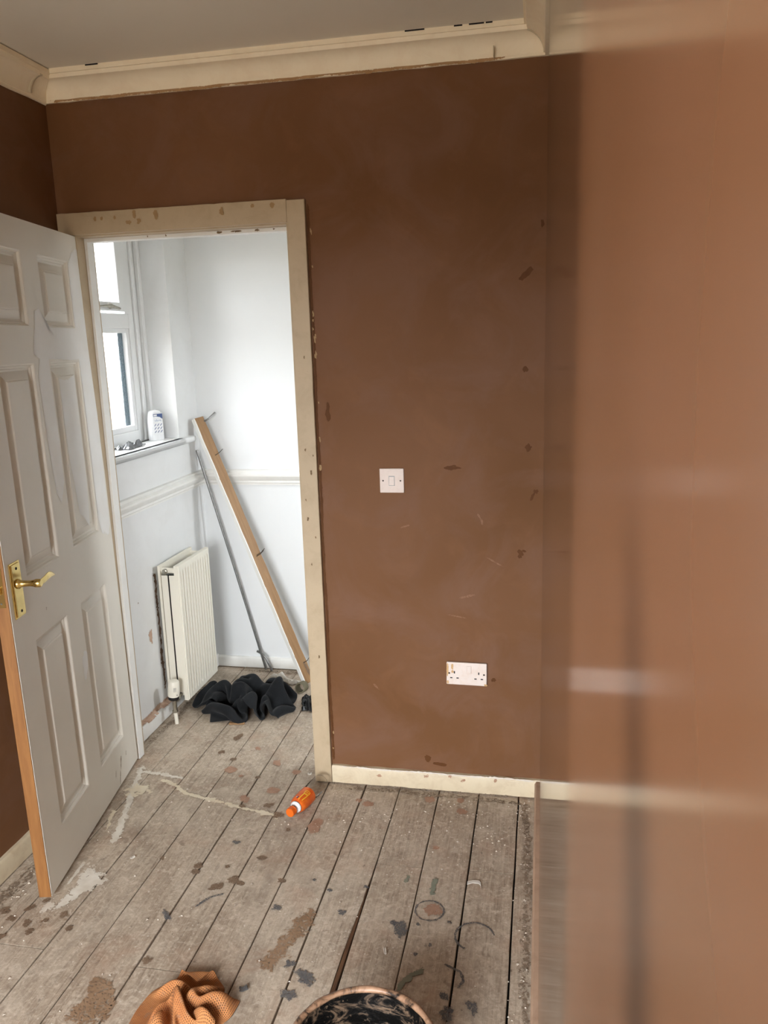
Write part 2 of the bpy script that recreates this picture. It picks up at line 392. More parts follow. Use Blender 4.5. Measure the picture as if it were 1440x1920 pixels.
# floor: dark void below, boards laid on it
fl = MB().box(-2.0,0.75,REAR-0.15,HY+0.12,-0.09,-0.022).build('floor', M_subfloor)
struct_(fl, 'bare old wooden floorboards spattered with paint and plaster', 'floor')
seams=[-1.700,-1.537,-1.385,-1.240,-1.090,-0.947,-0.801,-0.655,-0.521,-0.3705,-0.223,-0.077,0.0,0.146,0.292,0.438,0.56]
joints={1:[-0.986],2:[-1.75],3:[-2.3],4:[-1.003],5:[-2.6],6:[-1.9],8:[-0.467,-2.4],9:[-1.85],10:[-0.455,-2.1]}
rb=random.Random(5)
for i,(a,b) in enumerate(zip(seams,seams[1:])):
    near = REAR if a < 0 else WT-0.05
    cuts=[near]+sorted(joints.get(i,[]))+[HY]
    for y0,y1 in zip(cuts,cuts[1:]):
        g=rb.uniform(0.0014,0.0028); g2=rb.uniform(0.0014,0.0028)
        if a>=-0.23 and a<0: g=0.0032
        mb=MB(); n=max(2,int((y1-y0)/0.06)); z=rb.uniform(-0.0012,0.0)
        rows=[]
        for k in range(n+1):
            y=y0+(y1-y0)*k/n
            if k==0: y+=0.0016
            if k==n: y-=0.0016
            w1=noise.noise(Vector((y*6,i*3.3,1)))*0.0014; w2=noise.noise(Vector((y*6,i*3.3+1.65,9)))*0.0014
            xa,xb=a+g+w1, b-g2+w2
            if i==7 and y<-0.50: xb-= min(0.014, (-0.50-y)*0.034)+0.002*noise.noise(Vector((y*30,2,2)))   # split edge
            rows.append([(xa,y,z-0.0012),(xa+0.0016,y,z),((xa+xb)/2,y,z+0.0004*noise.noise(Vector((y*3,i,4)))),(xb-0.0016,y,z),(xb,y,z-0.0012),(xb,y,-0.021),(xa,y,-0.021)])
        mb.sweep(rows)
        mb.build('floorboard', M_floor, fl)
# splinter of wood lying in the wide gap
mb=MB(); rows=[]
for k in range(16):
    y=-0.56-0.5*k/15; xc=-0.527-(k/15)*0.006; ww=0.002+0.004*min(1,k/6)
    rows.append([(xc-ww,y,-0.016),(xc+ww,y,-0.014),(xc+ww*0.8,y,-0.006+0.002*noise.noise(Vector((y*40,0,0)))),(xc-ww*0.7,y,-0.004)])
mb.sweep(rows).build('splinter', M_splinter, fl)

# back wall with the door opening (plaster towards the room, white towards the hall)
mb=MB()
for (x0,x1,z0,z1) in ((XL-0.15,OX0,-0.02,ZC+0.02),(OX1,0.75,-0.02,ZC+0.02),(OX0,OX1,OZ,ZC+0.02)):
    b=len(mb.f); mb.box(x0,x1,YB,WT,z0,z1)
    mb.m[b+4]=1
wb=struct_(mb.build('wall_back',[M_plaster,M_hallwhite]),'brown plastered wall around the doorway','wall')
wl=struct_(MB().box(XL-0.12,XL,REAR,0.0,-0.02,ZC+0.02).build('wall_left',M_plaster),'dark brown plastered wall behind the open door','wall')
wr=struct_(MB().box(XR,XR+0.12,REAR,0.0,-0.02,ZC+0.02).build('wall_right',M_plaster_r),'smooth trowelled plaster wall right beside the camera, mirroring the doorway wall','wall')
mb=MB()
for (x0,x1,z0,z1) in ((XL-0.12,RW[0],-0.02,ZC),(RW[1],XR+0.12,-0.02,ZC),(RW[0],RW[1],-0.02,RW[2]),(RW[0],RW[1],RW[3],ZC)):
    mb.box(x0,x1,REAR-0.25,REAR,z0,z1)
struct_(mb.build('wall_rear',M_plaster))
struct_(MB().box(-2.0,0.75,REAR-0.25,HY+0.12,ZC,ZC+0.08).build('ceiling',M_ceiling),'plain painted ceiling above the coving','ceiling')
# hall walls
mb=MB()
for (y0,y1,z0,z1) in ((WT-0.001,HW[0],-0.02,ZC),(HW[1],HY+0.1,-0.02,ZC),(HW[0],HW[1],-0.02,HW[2]-0.03),(HW[0],HW[1],HW[3],ZC)):
    mb.box(HX-0.24,HX,y0,y1,z0,z1)
whl=struct_(mb.build('wall_hall_left',M_hallwhite_old),'white hallway wall with the window and radiator','wall')
whf=struct_(MB().box(HX,0.75,HY,HY+0.1,-0.02,ZC).build('wall_hall_far',M_hallwhite),'smooth white hallway wall facing the doorway','wall')
mb=MB()
for (y0,y1,z0,z1) in ((WT,HR[0],-0.02,ZC),(HR[1],HY,-0.02,ZC),(HR[0],HR[1],-0.02,HR[2]),(HR[0],HR[1],HR[3],ZC)): mb.box(0.56,0.75,y0,y1,z0,z1)
struct_(mb.build('wall_hall_right',M_hallwhite))

# rear window (behind the camera): frame, mullion and clear panes
def pane_mat(name, frosted, tint=0.97):
    m, nt, p, out = newmat(name)
    tr=nt.nodes.new('ShaderNodeBsdfTransparent'); tr.inputs[0].default_value=(tint,tint,tint,1); gl=nt.nodes.new('ShaderNodeBsdfGlossy'); gl.inputs['Roughness'].default_value=0.05
    lw=nt.nodes.new('ShaderNodeLayerWeight'); lw.inputs[0].default_value=0.12
    mx=nt.nodes.new('ShaderNodeMixShader'); nt.links.new(lw.outputs['Fresnel'],mx.inputs[0])
    nt.links.new(tr.outputs[0],mx.inputs[1]); nt.links.new(gl.outputs[0],mx.inputs[2]); last=mx
    if frosted:
        # pebbled obscure glass: most light scatters forward, some passes straight
        n=noise_n(nt,coords(nt),90,3,0.6,0.8)
        rf=nt.nodes.new('ShaderNodeBsdfRefraction'); rf.inputs['Color'].default_value=(tint,tint,tint,1); rf.inputs['IOR'].default_value=1.06; rf.inputs['Roughness'].default_value=0.18
        b=nt.nodes.new('ShaderNodeBump'); b.inputs['Strength'].default_value=1.0; b.inputs['Distance'].default_value=0.004
        nt.links.new(n,b.inputs['Height']); nt.links.new(b.outputs[0],rf.inputs['Normal']); nt.links.new(b.outputs[0],gl.inputs['Normal'])
        m2=nt.nodes.new('ShaderNodeMixShader')
        nt.links.new(step(nt,n,0.40,0.62),m2.inputs[0]); nt.links.new(mx.outputs[0],m2.inputs[1]); nt.links.new(rf.outputs[0],m2.inputs[2]); last=m2
    nt.links.new(last.outputs[0],out.inputs[0]); return m
M_glass=pane_mat('clear_glass',False); M_frost=pane_mat('pebbled_glass',True,0.55); M_obscure=pane_mat('dusty_glass',False,0.55)
w2=thing('window_2',((RW[0]+RW[1])/2,REAR-0.12,RW[2])); struct_(w2)
o=w2.location; mb=MB(); t=0.05
mb.box(RW[0],RW[0]+t,REAR-0.16,REAR-0.09,RW[2],RW[3]); mb.box(RW[1]-t,RW[1],REAR-0.16,REAR-0.09,RW[2],RW[3])
mb.box(RW[0],RW[1],REAR-0.16,REAR-0.09,RW[2],RW[2]+t); mb.box(RW[0],RW[1],REAR-0.16,REAR-0.09,RW[3]-t,RW[3])
mb.box(-0.875,-0.825,REAR-0.16,REAR-0.09,RW[2],RW[3])
mb.build('frame',M_winwhite,w2,o)
for a,b in ((RW[0]+t,-0.875),(-0.825,RW[1]-t)): MB().box(a,b,REAR-0.127,REAR-0.123,RW[2]+t,RW[3]-t).build('pane',M_glass,w2,o)

w3=thing('added_window_3',(0.65,(HR[0]+HR[1])/2,HR[2])); struct_(w3); o=w3.location; mb=MB()  # added out of view, its daylight evens out the hall
for (y0,y1,z0,z1) in ((HR[0],HR[0]+t,HR[2],HR[3]),(HR[1]-t,HR[1],HR[2],HR[3]),(HR[0]+t,HR[1]-t,HR[2],HR[2]+t),(HR[0]+t,HR[1]-t,HR[3]-t,HR[3])): mb.box(0.62,0.68,y0,y1,z0,z1)
mb.build('frame',M_winwhite,w3,o); MB().box(0.648,0.652,HR[0]+t,HR[1]-t,HR[2]+t,HR[3]-t).build('pane',M_glass,w3,o)

# coving: a lip, a hollow curve and an upper lip
cove=[(0,0),(0.010,0),(0.010,0.006)]
for k in range(9):
    a=math.pi/2*k/8; cove.append((0.012+0.050*(1-math.cos(a)), 0.008+0.052*math.sin(a)))
cove+= [(0.064,0.064),(0.066,0.072),(0.072,0.072),(0.072,0.087),(0,0.087)]
ZV=2.503
def coving(fn, a, b, name, lab):
    mb=MB(); n=40; rows=[]
    for k in range(n+1):
        s_=k/n; rows.append([fn(d,h+(0.0025*noise.noise(Vector((s_*30,h*20,d*9))) if h<0.03 else 0), s_) for d,h in cove])
    mb.sweep(rows); return struct_(mb.build(name,M_cornice,smooth=True,angle=25),lab,'coving')
coving(lambda d,h,s_:((XL+d)*(1-s_)+(XR-d)*s_, YB-d, ZV+h),0,1,'trim_1','cream coving running along the top of the doorway wall')
coving(lambda d,h,s_:(XL+d,(YB-d)*(1-s_)+(REAR+d)*s_, ZV-0.004+h),0,1,'trim_2','cream coving along the top of the wall behind the door')
coving(lambda d,h,s_:(XR-d,(YB-d)*(1-s_)+(REAR+d)*s_, ZV+h),0,1,'trim_3','cream coving along the top of the wall beside the camera')
t1=bpy.data.objects['trim_1']; t2=bpy.data.objects['trim_2']
# brown plaster line along the lower lip, open cracks along the upper lip, a collar at the left mitre
streak('plaster_smear',[(XL+0.02+k*0.112,ZV+0.004+0.0025*math.sin(k*2.3)) for k in range(15)],0.016,lambda x,z:(x,-0.0113,z),F_lip,t1,3)
for x0,x1 in ((-1.50,-1.455),(-0.43,-0.37),(-0.28,-0.255),(-0.235,-0.19),(-0.185,-0.165)):
    MB().box(x0,x1,-0.0745,-0.069,ZV+0.0835,ZV+0.0872).build('crack',M_dark,t1)
mb=MB(); rows=[]
for k in range(9):
    a=math.pi/2*k/8; d=0.014+0.050*(1-math.cos(a)); h=0.008+0.054*math.sin(a)
    P=Vector((XL+d,-0.108,ZV+h)); n_=Vector((0.5*math.cos(a)+0.1,0,-0.5*math.sin(a)-0.05)).normalized()*0.006
    rows.append([P+Vector((0,-0.008,0)),P+Vector((0,-0.005,0))+n_,P+Vector((0,0.005,0))+n_,P+Vector((0,0.008,0))])
mb.sweep(rows); mb.build('joint_bead',M_cream_l,t2,smooth=True)
mb=MB(); rows=[]
for k in range(9):
    a=math.pi/2*k/8; d=0.012+0.050*(1-math.cos(a)); h=0.008+0.052*math.sin(a)
    P=Vector((XR-d,YB-d,ZV+h)); n_=Vector((-0.4*math.cos(a),-0.4*math.cos(a),-0.6*math.sin(a))).normalized()*0.004
    sd=Vector((0.7,-0.7,0))*0.004
    rows.append([P-sd,P+n_,P+sd])
mb.sweep(rows); mb.build('joint_bead',M_cream_l,t1,smooth=True)
MB().box(-0.165,-0.163,-0.045,-0.010,ZV+0.004,ZV+0.03).build('joint_bead',M_cream_l,t1)

# skirting boards
def skirt(name, fn, L, h, lab, mat, t=0.018, seed=0, n=60):
    mb=MB(); rows=[]
    for k in range(n+1):
        s_=k/n; j=0.0025*noise.noise(Vector((s_*L*14,seed,0))); j2=0.0018*noise.noise(Vector((s_*L*20,seed+5,0)))
        rows.append([fn(s_,d,z) for d,z in ((0,0.006+abs(j2)*2),(t,0.006+abs(j2)*2),(t,h-0.010),(t-0.003,h-0.004),(t-0.006+j2,h+j),(0,h+j))])
    mb.sweep(rows); return struct_(mb.build(name,mat,smooth=True,angle=30),lab,'skirting')
bbk=skirt('baseboard_back',lambda s_,d,z:(-0.787*(1-s_)+XR*s_,-d,z),0.787,0.074,'low cream skirting board under the socket, flaking along its top',M_cream_l,seed=1)
skirt('baseboard_left',lambda s_,d,z:(XL+d,-0.02*(1-s_)+REAR*s_,z),3.9,0.076,'dirty skirting board behind the open door',M_cream_l,seed=2,n=120)
bbr=skirt('baseboard_right',lambda s_,d,z:(XR-d,-0.018*(1-s_)+REAR*s_,z),3.9,0.072,'skirting board at the foot of the wall beside the camera',M_skirt_r,0.0185,seed=3,n=120)
skirt('baseboard_hall_left',lambda s_,d,z:(HX+d,WT*(1-s_)+HY*s_,z),0.92,0.068,'white hallway skirting under the radiator, plaster flaking above it',M_hallwood,0.02,seed=4)
skirt('baseboard_hall_far',lambda s_,d,z:(HX*(1-s_)+0.56*s_,HY-d,z),2.2,0.062,'white hallway skirting behind the leaning batten',M_hallwood,0.016,seed=5)
# white filler line and drips on the back skirting
streak('filler_line',[(-0.77+0.0755*k,0.0745+0.0015*math.sin(k*1.7)) for k in range(11)],0.010,lambda x,z:(x,-0.0185,z),F_white,bbk,1)
for k,(x,z) in enumerate(((-0.60,0.048),(-0.42,0.06),(-0.28,0.055),(-0.16,0.066),(-0.33,0.07))):
    blob('plaster_splash',ellipse(x,z,0.012,0.007,0.3*k),lambda a,b:(a,-0.0184,b),F_pink,bbk,0.3,2,k)
# ragged dark film drawn as a gap under the skirting
streak('dark_gap_line',[(-0.775+0.0775*k,0.004) for k in range(10)],0.012,lambda x,z:(x,-0.0188,max(0.0008,z)),F_speckle,bbk,8)

# ---------------------------------------------------------------- door frame
mb=MB()   # lining
mb.box(-1.668,-1.640,-0.002,WT+0.002,0,2.062+0.025); mb.box(-0.860,-0.835,-0.002,WT+0.002,0,2.062+0.025); mb.box(-1.640,-0.860,-0.002,WT+0.002,2.062,2.087)
tl=struct_(mb.build('trim_4',M_cream,bevel=0.0015),'cream painted door lining inside the doorway','door lining')
mb=MB(); mb.box(-0.872,-0.860,0.045,0.085,0.003,2.050)
mb.box(-1.640,-0.860,0.045,0.085,2.049,2.062); mb.box(-1.640,-1.628,0.045,0.085,0.003,2.050)
mb.build('door_stop',M_hallwood,tl,bevel=0.0015)
for x,ww in ((-1.06,0.05),(-1.12,0.02),(-0.98,0.018),(-0.92,0.01),(-1.32,0.006),(-1.39,0.004)):
    blob('chipped_patch',ellipse(x,2.0565,ww/2,0.004,0),lambda a,b:(a,0.0442,b),F_chip,tl,0.4,2,int(x*50))
def board(name, x0,x1,y0,y1,z0,z1, mat, axis, lab, seed):
    mb=MB(); rows=[]; n=40
    for k in range(n+1):
        s_=k/n
        j=0.0015*noise.noise(Vector((s_*25,seed,0))); j2=0.0015*noise.noise(Vector((s_*25,seed+3,0)))
        if axis=='z':
            z=z0+(z1-z0)*s_; rows.append([(x0+j,y0,z),(x1+j2,y0,z),(x1+j2,y1,z),(x0+j,y1,z)])
        else:
            x=x0+(x1-x0)*s_; rows.append([(x,y0,z0+j),(x,y0,z1+j2),(x,y1,z1+j2),(x,y1,z0+j)])
    mb.sweep(rows); return struct_(mb.build(name,mat,bevel=0.002),lab,'architrave')
ar=board('trim_5',-0.852,-0.789,-0.018,0.0,0.004,2.137,M_cream,'z','tall cream architrave on the right of the doorway',1)
ah=board('trim_6',-1.70,-0.8525,-0.018,0.0,2.067,2.141,M_cream,'x','cream architrave across the head of the doorway, spotted with stains',2)
board('trim_7',-1.70,-1.650,-0.018,0.0,0.004,2.066,M_cream,'z','cream architrave on the hinge side, behind the open door',3)
for k,(x,z,rx,rz) in enumerate(((-1.55,2.115,0.007,0.009),(-1.525,2.116,0.006,0.008),(-1.475,2.117,0.005,0.009),(-1.40,2.125,0.008,0.016),(-1.425,2.098,0.012,0.008),(-1.385,2.10,0.009,0.011),(-1.32,2.115,0.010,0.020),(-1.08,2.115,0.009,0.016),(-0.97,2.125,0.007,0.007),(-0.90,2.123,0.009,0.010))):
    blob('stain',ellipse(x,z,rx,rz),lambda a,b:(a,-0.0205,b),F_stain,ah,0.25,2,k)
for k,(x,z,r) in enumerate(((-0.815,1.62,0.004),(-0.828,1.30,0.005),(-0.80,1.28,0.004),(-0.81,1.22,0.007),(-0.835,1.12,0.004),(-0.83,1.05,0.006),(-0.805,0.98,0.004),(-0.825,0.88,0.004),(-0.815,0.52,0.005))):
    blob('chip',ellipse(x,z,r*0.6,r*1.4),lambda a,b:(a,-0.0204,b),F_chip,ar,0.4,2,k)
# ragged plaster edge and gap where the wall meets the architrave
streak('ragged_plaster_edge',[(-0.783+0.002*math.sin(k*1.9),0.08+k*0.147) for k in range(15)],0.012,lambda x,z:(x,-0.0012,z),F_smear,wb,12)
rr_=random.Random(3)
for k in range(16):
    z=rr_.choice([rr_.uniform(0.1,0.75),rr_.uniform(1.2,2.1)]); blob('plaster_flake',ellipse(-0.781+rr_.uniform(-0.004,0.006),z,0.003,rr_.uniform(0.004,0.014),0.1),lambda a,b:(a,-0.002,b),F_stain,wb,0.4,2,k)

# ---------------------------------------------------------------- the open door
DH=Vector((-1.6266,0.0271,0.0)); TH=-1.3946
U=Vector((math.cos(TH),math.sin(TH),0)); NN=Vector((-math.sin(TH),math.cos(TH),0)); ZZ=Vector((0,0,1))
Rk=Matrix.Rotation(0.0008,3,NN); Rm=Matrix.Rotation(0.0113,3,U)
Ux=Rm@(Rk@U); Uz=Rm@(Rk@ZZ); Uy=Uz.cross(Ux)
DM=Matrix(((Ux.x,Uy.x,Uz.x,DH.x),(Ux.y,Uy.y,Uz.y,DH.y),(Ux.z,Uy.z,Uz.z,DH.z),(0,0,0,1)))
door=thing('door_1',matrix=DM); struct_(door,'off-white six-panel door standing open into the room, patchily repainted','door')
DW,DB,DT,TK=0.8385,0.0178,2.0642,0.038
us=[0.0,0.1226,0.3617,0.4798,0.7139,DW]; zs=[DB,0.1813,0.8099,1.0085,1.6338,1.7468,1.9709,DT]
mb=MB()
for side in (0,1):
    y=0.0 if side==0 else -TK
    for i in range(5):
        for j in range(7):
            if i in (1,3) and j in (1,3,5): continue
            a,b,c,d=us[i],us[i+1],zs[j],zs[j+1]
            ids=[mb.vert((a,y,c)),mb.vert((b,y,c)),mb.vert((b,y,d)),mb.vert((a,y,d))]; mb.face(ids if side==0 else ids[::-1])
# outer edges
for (a,b) in (((0,DB),(DW,DB)),((DW,DB),(DW,DT)),((DW,DT),(0,DT)),((0,DT),(0,DB))):
    mb.face([mb.vert((a[0],0,a[1])),mb.vert((a[0],-TK,a[1])),mb.vert((b[0],-TK,b[1])),mb.vert((b[0],0,b[1]))])
mb.build('leaf',M_door,door)
for i in (1,3):
    for j in (1,3,5):
        mb=MB(); a,b,c,d=us[i],us[i+1],zs[j],zs[j+1]
        for sgn,base in ((1,0.0),(-1,-TK)):
            rings=[]
            for ins,dep in ((0,0.0),(0.004,-0.0020),(0.007,-0.0085),(0.011,-0.0095),(0.015,-0.0145),(0.020,-0.0158),(0.044,-0.0062),(0.047,-0.0060),(0.050,-0.0026),(0.053,-0.0022)):
                y=base+sgn*dep; rings.append([(a+ins,y,c+ins),(b-ins,y,c+ins),(b-ins,y,d-ins),(a+ins,y,d-ins)])
            n0=len(mb.v); ids=[[mb.vert(p) for p in r] for r in rings]
            for p_,q_ in zip(ids,ids[1:]):
                for k in range(4): mb.face((p_[k],p_[(k+1)%4],q_[(k+1)%4],q_[k]))
            mb.face(ids[-1])
        mb.build('panel',M_door,door)
MB().box(DW,DW+0.004,-TK,-0.001,DB,DT).build('pine_edge',M_pine,door,bevel=0.0008)
# latch face plate in the pine edge
MB().box(DW+0.004,DW+0.0052,-0.031,-0.008,0.958,1.075).build('latch_plate',M_brass,door)
MB().box(DW+0.0045,DW+0.014,-0.026,-0.014,0.998,1.020).build('latch_bolt',M_brass,door,bevel=0.002)
for z in (0.970,1.063): MB().lathe([(0.003,0),(0.0025,0.001)],10,M=Matrix.Translation((DW+0.0052,-0.0195,z))@Matrix.Rotation(math.pi/2,4,'Y')).build('screw',M_steel,door)
# lever handle on a long brass backplate
hp=MB(); hp.box(0.757,0.818,0,0.004,0.912,1.077); hp.box(0.762,0.813,0.004,0.0075,0.917,1.072)
hpo=hp.build('handle_plate',M_brass,door,bevel=0.0015); hpo['label']='long brass backplate'
for z in (0.930,1.058): MB().lathe([(0.0042,0.0),(0.0042,0.0012),(0.0,0.0005)],10,M=Matrix.Translation((0.787,0.0075,z))@Matrix.Rotation(-math.pi/2,4,'X')).build('screw',M_dark,door)
lv=MB(); lv.lathe([(0.015,0.0),(0.015,0.004),(0.0105,0.008),(0.009,0.02),(0.0085,0.036),(0.010,0.046),(0.0125,0.052),(0.0125,0.064),(0.010,0.068)],18,M=Matrix.Translation((0.787,0.0075,1.012))@Matrix.Rotation(-math.pi/2,4,'X'))
path=[(0.787,0.066,1.012),(0.770,0.067,1.010),(0.745,0.067,1.011),(0.720,0.066,1.014),(0.698,0.064,1.013),(0.680,0.062,1.008),(0.668,0.060,1.003)]
rows=[]
for k,(x,y,z) in enumerate(path):
    h_=[0.009,0.0095,0.010,0.0105,0.0095,0.007,0.003][k]; d_=0.0045
    rows.append([(x,y+d_*math.cos(t_),z+h_*math.sin(t_)) for t_ in [2*math.pi*q/10 for q in range(10)]])
lv.sweep(rows); lv.build('lever',M_brass,door,smooth=True,angle=50)
# hinges at the frame side
for z in (0.25,1.82): MB().tube([(-0.004,-0.006-TK,z),(-0.004,-0.006-TK,z+0.09)],0.006,10).build('hinge',M_brass,door)
# fresh white paint patches brushed over the off-white
def dpt(a,b): return (a,0.0013,b)
for k,pts in enumerate((
    [(0.020,2.00),(0.075,1.985),(0.118,1.93),(0.118,1.6),(0.116,1.3),(0.118,1.05),(0.10,0.985),(0.035,0.955),(0.012,1.0),(0.008,1.4),(0.008,1.8)],
    [(0.02,1.745),(0.20,1.744),(0.36,1.744),(0.395,1.80),(0.43,1.79),(0.455,1.72),(0.475,1.665),(0.44,1.645),(0.20,1.638),(0.02,1.638)],
    [(0.37,1.66),(0.43,1.67),(0.465,1.60),(0.455,1.35),(0.44,1.20),(0.41,1.16),(0.372,1.24)])):
    blob('paint_patch',pts,dpt,F_doorwhite,door,0.05,3,k)
blob('paint_patch',[(0.178,1.575),(0.305,1.575),(0.300,1.30),(0.27,1.12),(0.20,1.06),(0.178,1.2)],lambda a,b:(a,-0.0010,b),F_doorwhite,door,0.06,3,9)
blob('filler_patch',ellipse(0.385,0.60,0.022,0.055,0.1),dpt,F_doorwhite,door,0.2,2,4)
for k,(u_,z_,a_,b_) in enumerate(((0.18,0.10,0.004,0.03),(0.20,0.055,0.003,0.04),(0.24,0.085,0.002,0.02),(0.62,0.88,0.002,0.006),(0.12,0.11,0.003,0.012))):
    blob('scuff',ellipse(u_,z_,a_,b_,0.3),dpt,F_spot,door,0.3,2,k)

# ---------------------------------------------------------------- hall: dado rails, window, sill
dado=[(0,0),(0.008,0.0),(0.008,0.008),(0.014,0.012),(0.014,0.022),(0.024,0.034),(0.030,0.046),(0.030,0.054),(0.024,0.060),(0.016,0.064),(0.018,0.070),(0.018,0.076),(0,0.078)]
mb=MB(); mb.sweep([[(HX+d,y,0.983+h) for d,h in dado] for y in (WT,HY-0.0)]); struct_(mb.build('trim_8',M_hallwood,smooth=True,angle=20),'moulded white dado rail under the window sill','dado rail')
mb=MB(); mb.sweep([[(x,HY-d,0.983+h) for d,h in dado] for x in (HX,0.56)]); struct_(mb.build('trim_9',M_hallwood,smooth=True,angle=20),'moulded white dado rail behind the leaning batten','dado rail')

XW=-1.84                                  # room-side face of the window frame
win=thing('window_1',(XW,0.465,HW[2])); struct_(win,'white wooden window with pebbled glass and a small opening light above','window'); o=win.location
mb=MB()                                   # fixed frame
mb.box(XW-0.07,XW,0.690,HW[1],HW[2],HW[3]); mb.box(XW-0.07,XW,HW[0],0.175,HW[2],HW[3])
mb.box(XW-0.07,XW,0.175,0.690,HW[2],1.300); mb.box(XW-0.07,XW,0.175,0.690,2.20,HW[3]); 
mb.build('frame',M_winwhite,win,o,bevel=0.003)
MB().box(XW-0.07,XW,0.175,0.690,1.757,1.822).build('transom',M_winwhite,win,o,bevel=0.003)
mb=MB(); mb.box(XW+0.0,XW+0.012,0.735,0.757,HW[2],HW[3]); mb.box(XW+0.0,XW+0.02,0.785,HW[1],HW[2],HW[3]); mb.build('bead',M_winwhite,win,o,bevel=0.003)
mb=MB()                                   # opening light above the transom
ys0,ys1,zs0,zs1=0.178,0.652,1.830,2.195; st=0.046
mb.box(XW-0.045,XW+0.010,ys0,ys0+st,zs0,zs1); mb.box(XW-0.045,XW+0.010,ys1-st,ys1,zs0,zs1); mb.box(XW-0.045,XW+0.010,ys0+st,ys1-st,zs0,zs0+0.038); mb.box(XW-0.045,XW+0.010,ys0+st,ys1-st,zs1-st,zs1)
sash=mb.build('opening_sash',M_winwhite,win,o,bevel=0.003)
mb=MB(); mb.box(XW-0.04,XW+0.002,0.657,0.690,1.822,2.20); mb.build('rebate',M_winwhite,win,o)
mb=MB(); mb.tube([(XW+0.014,0.40,1.845),(XW+0.020,0.46,1.848),(XW+0.024,0.50,1.850),(XW+0.020,0.55,1.846),(XW+0.014,0.60,1.842)],[0.003,0.005,0.009,0.006,0.004],10)
mb.lathe([(0.013,0),(0.013,0.006),(0.008,0.014),(0.0,0.016)],14,M=Matrix.Translation((XW+0.016,0.505,1.850))@Matrix.Rotation(math.pi/2,4,'Y'))
ho=mb.build('stay_handle',M_chrome,sash,o,smooth=True,angle=40)
MB().box(XW-0.022,XW-0.018,ys0+st,ys1-st,zs0+0.038,zs1-st).build('pane',M_obscure,win,o)
MB().box(XW-0.032,XW-0.028,0.175,0.690,1.300,1.757).build('pane',M_frost,win,o)
mb=MB()                                   # glazing beads of the fixed light
mb.box(XW-0.026,XW-0.004,0.664,0.690,1.300,1.757); mb.box(XW-0.026,XW-0.004,0.175,0.198,1.300,1.757); mb.box(XW-0.026,XW-0.004,0.198,0.664,1.300,1.325); mb.box(XW-0.026,XW-0.004,0.198,0.664,1.738,1.757)
mb.build('bead',M_winwhite,win,o,bevel=0.002)
# grey translucent strip standing in for the shaded frame side behind the glass
m, nt, p, out = newmat('frame_side_shade'); tl_=nt.nodes.new('ShaderNodeBsdfTranslucent'); tl_.inputs[0].default_value=(0.17,0.19,0.20,1); ad=nt.nodes.new('ShaderNodeAddShader')
p.inputs['Base Color'].default_value=lin((120,130,134)); p.inputs['Roughness'].default_value=0.8
nt.links.new(p.outputs[0],ad.inputs[0]); nt.links.new(tl_.outputs[0],ad.inputs[1]); nt.links.new(ad.outputs[0],out.inputs[0]); M_frame_shade=m
MB().box(XW-0.037,XW-0.034,0.640,0.690,1.300,1.757).build('frame_shade_strip',M_frame_shade,win,o)
# sill with rounded nosing
mb=MB(); prof=[(XW,HW[2]-0.032),(-1.690,HW[2]-0.032),(-1.678,HW[2]-0.030),(-1.668,HW[2]-0.022),(-1.665,HW[2]-0.014),(-1.668,HW[2]-0.005),(-1.677,HW[2]),(XW,HW[2])]
rows=[[(x if x>-1.72 else x,y,z) for x,z in prof] for y in (HW[0]+0.001,HW[1]-0.001)]
mb.sweep(rows)
prof2=[(HX,HW[2]-0.032)]+prof[1:-1]+[(HX,HW[2])]
mb.sweep([[(x,y,z) for x,z in prof2] for y in (0.115,0.925)])
sl=mb.build('window_sill',M_winwhite,win,o,smooth=True,angle=30)

# peeled paint and damage on the hall wall
blob('peeled_patch',ellipse(0.36,0.42,0.018,0.045,0.1),lambda a,b:(HX+0.0012,a,b),F_peel,whl,0.3,2,1)
blob('peeled_patch',ellipse(0.28,0.60,0.004,0.006),lambda a,b:(HX+0.0012,a,b),F_spot,whl,0.3,2,2)
streak('flaking_plaster',[(0.16+0.05*k,0.076+0.004*math.sin(k*2)) for k in range(14)],0.03,lambda a,b:(HX+0.0016+(0.02 if b<0.069 else 0),a,b),F_peel,whl,3)
streak('torn_plaster_edge',[(0.446+0.004*math.sin(k*1.3),0.12+0.052*k) for k in range(12)],0.034,lambda a,b:(HX+0.0014,a,b),F_torn,whl,4)

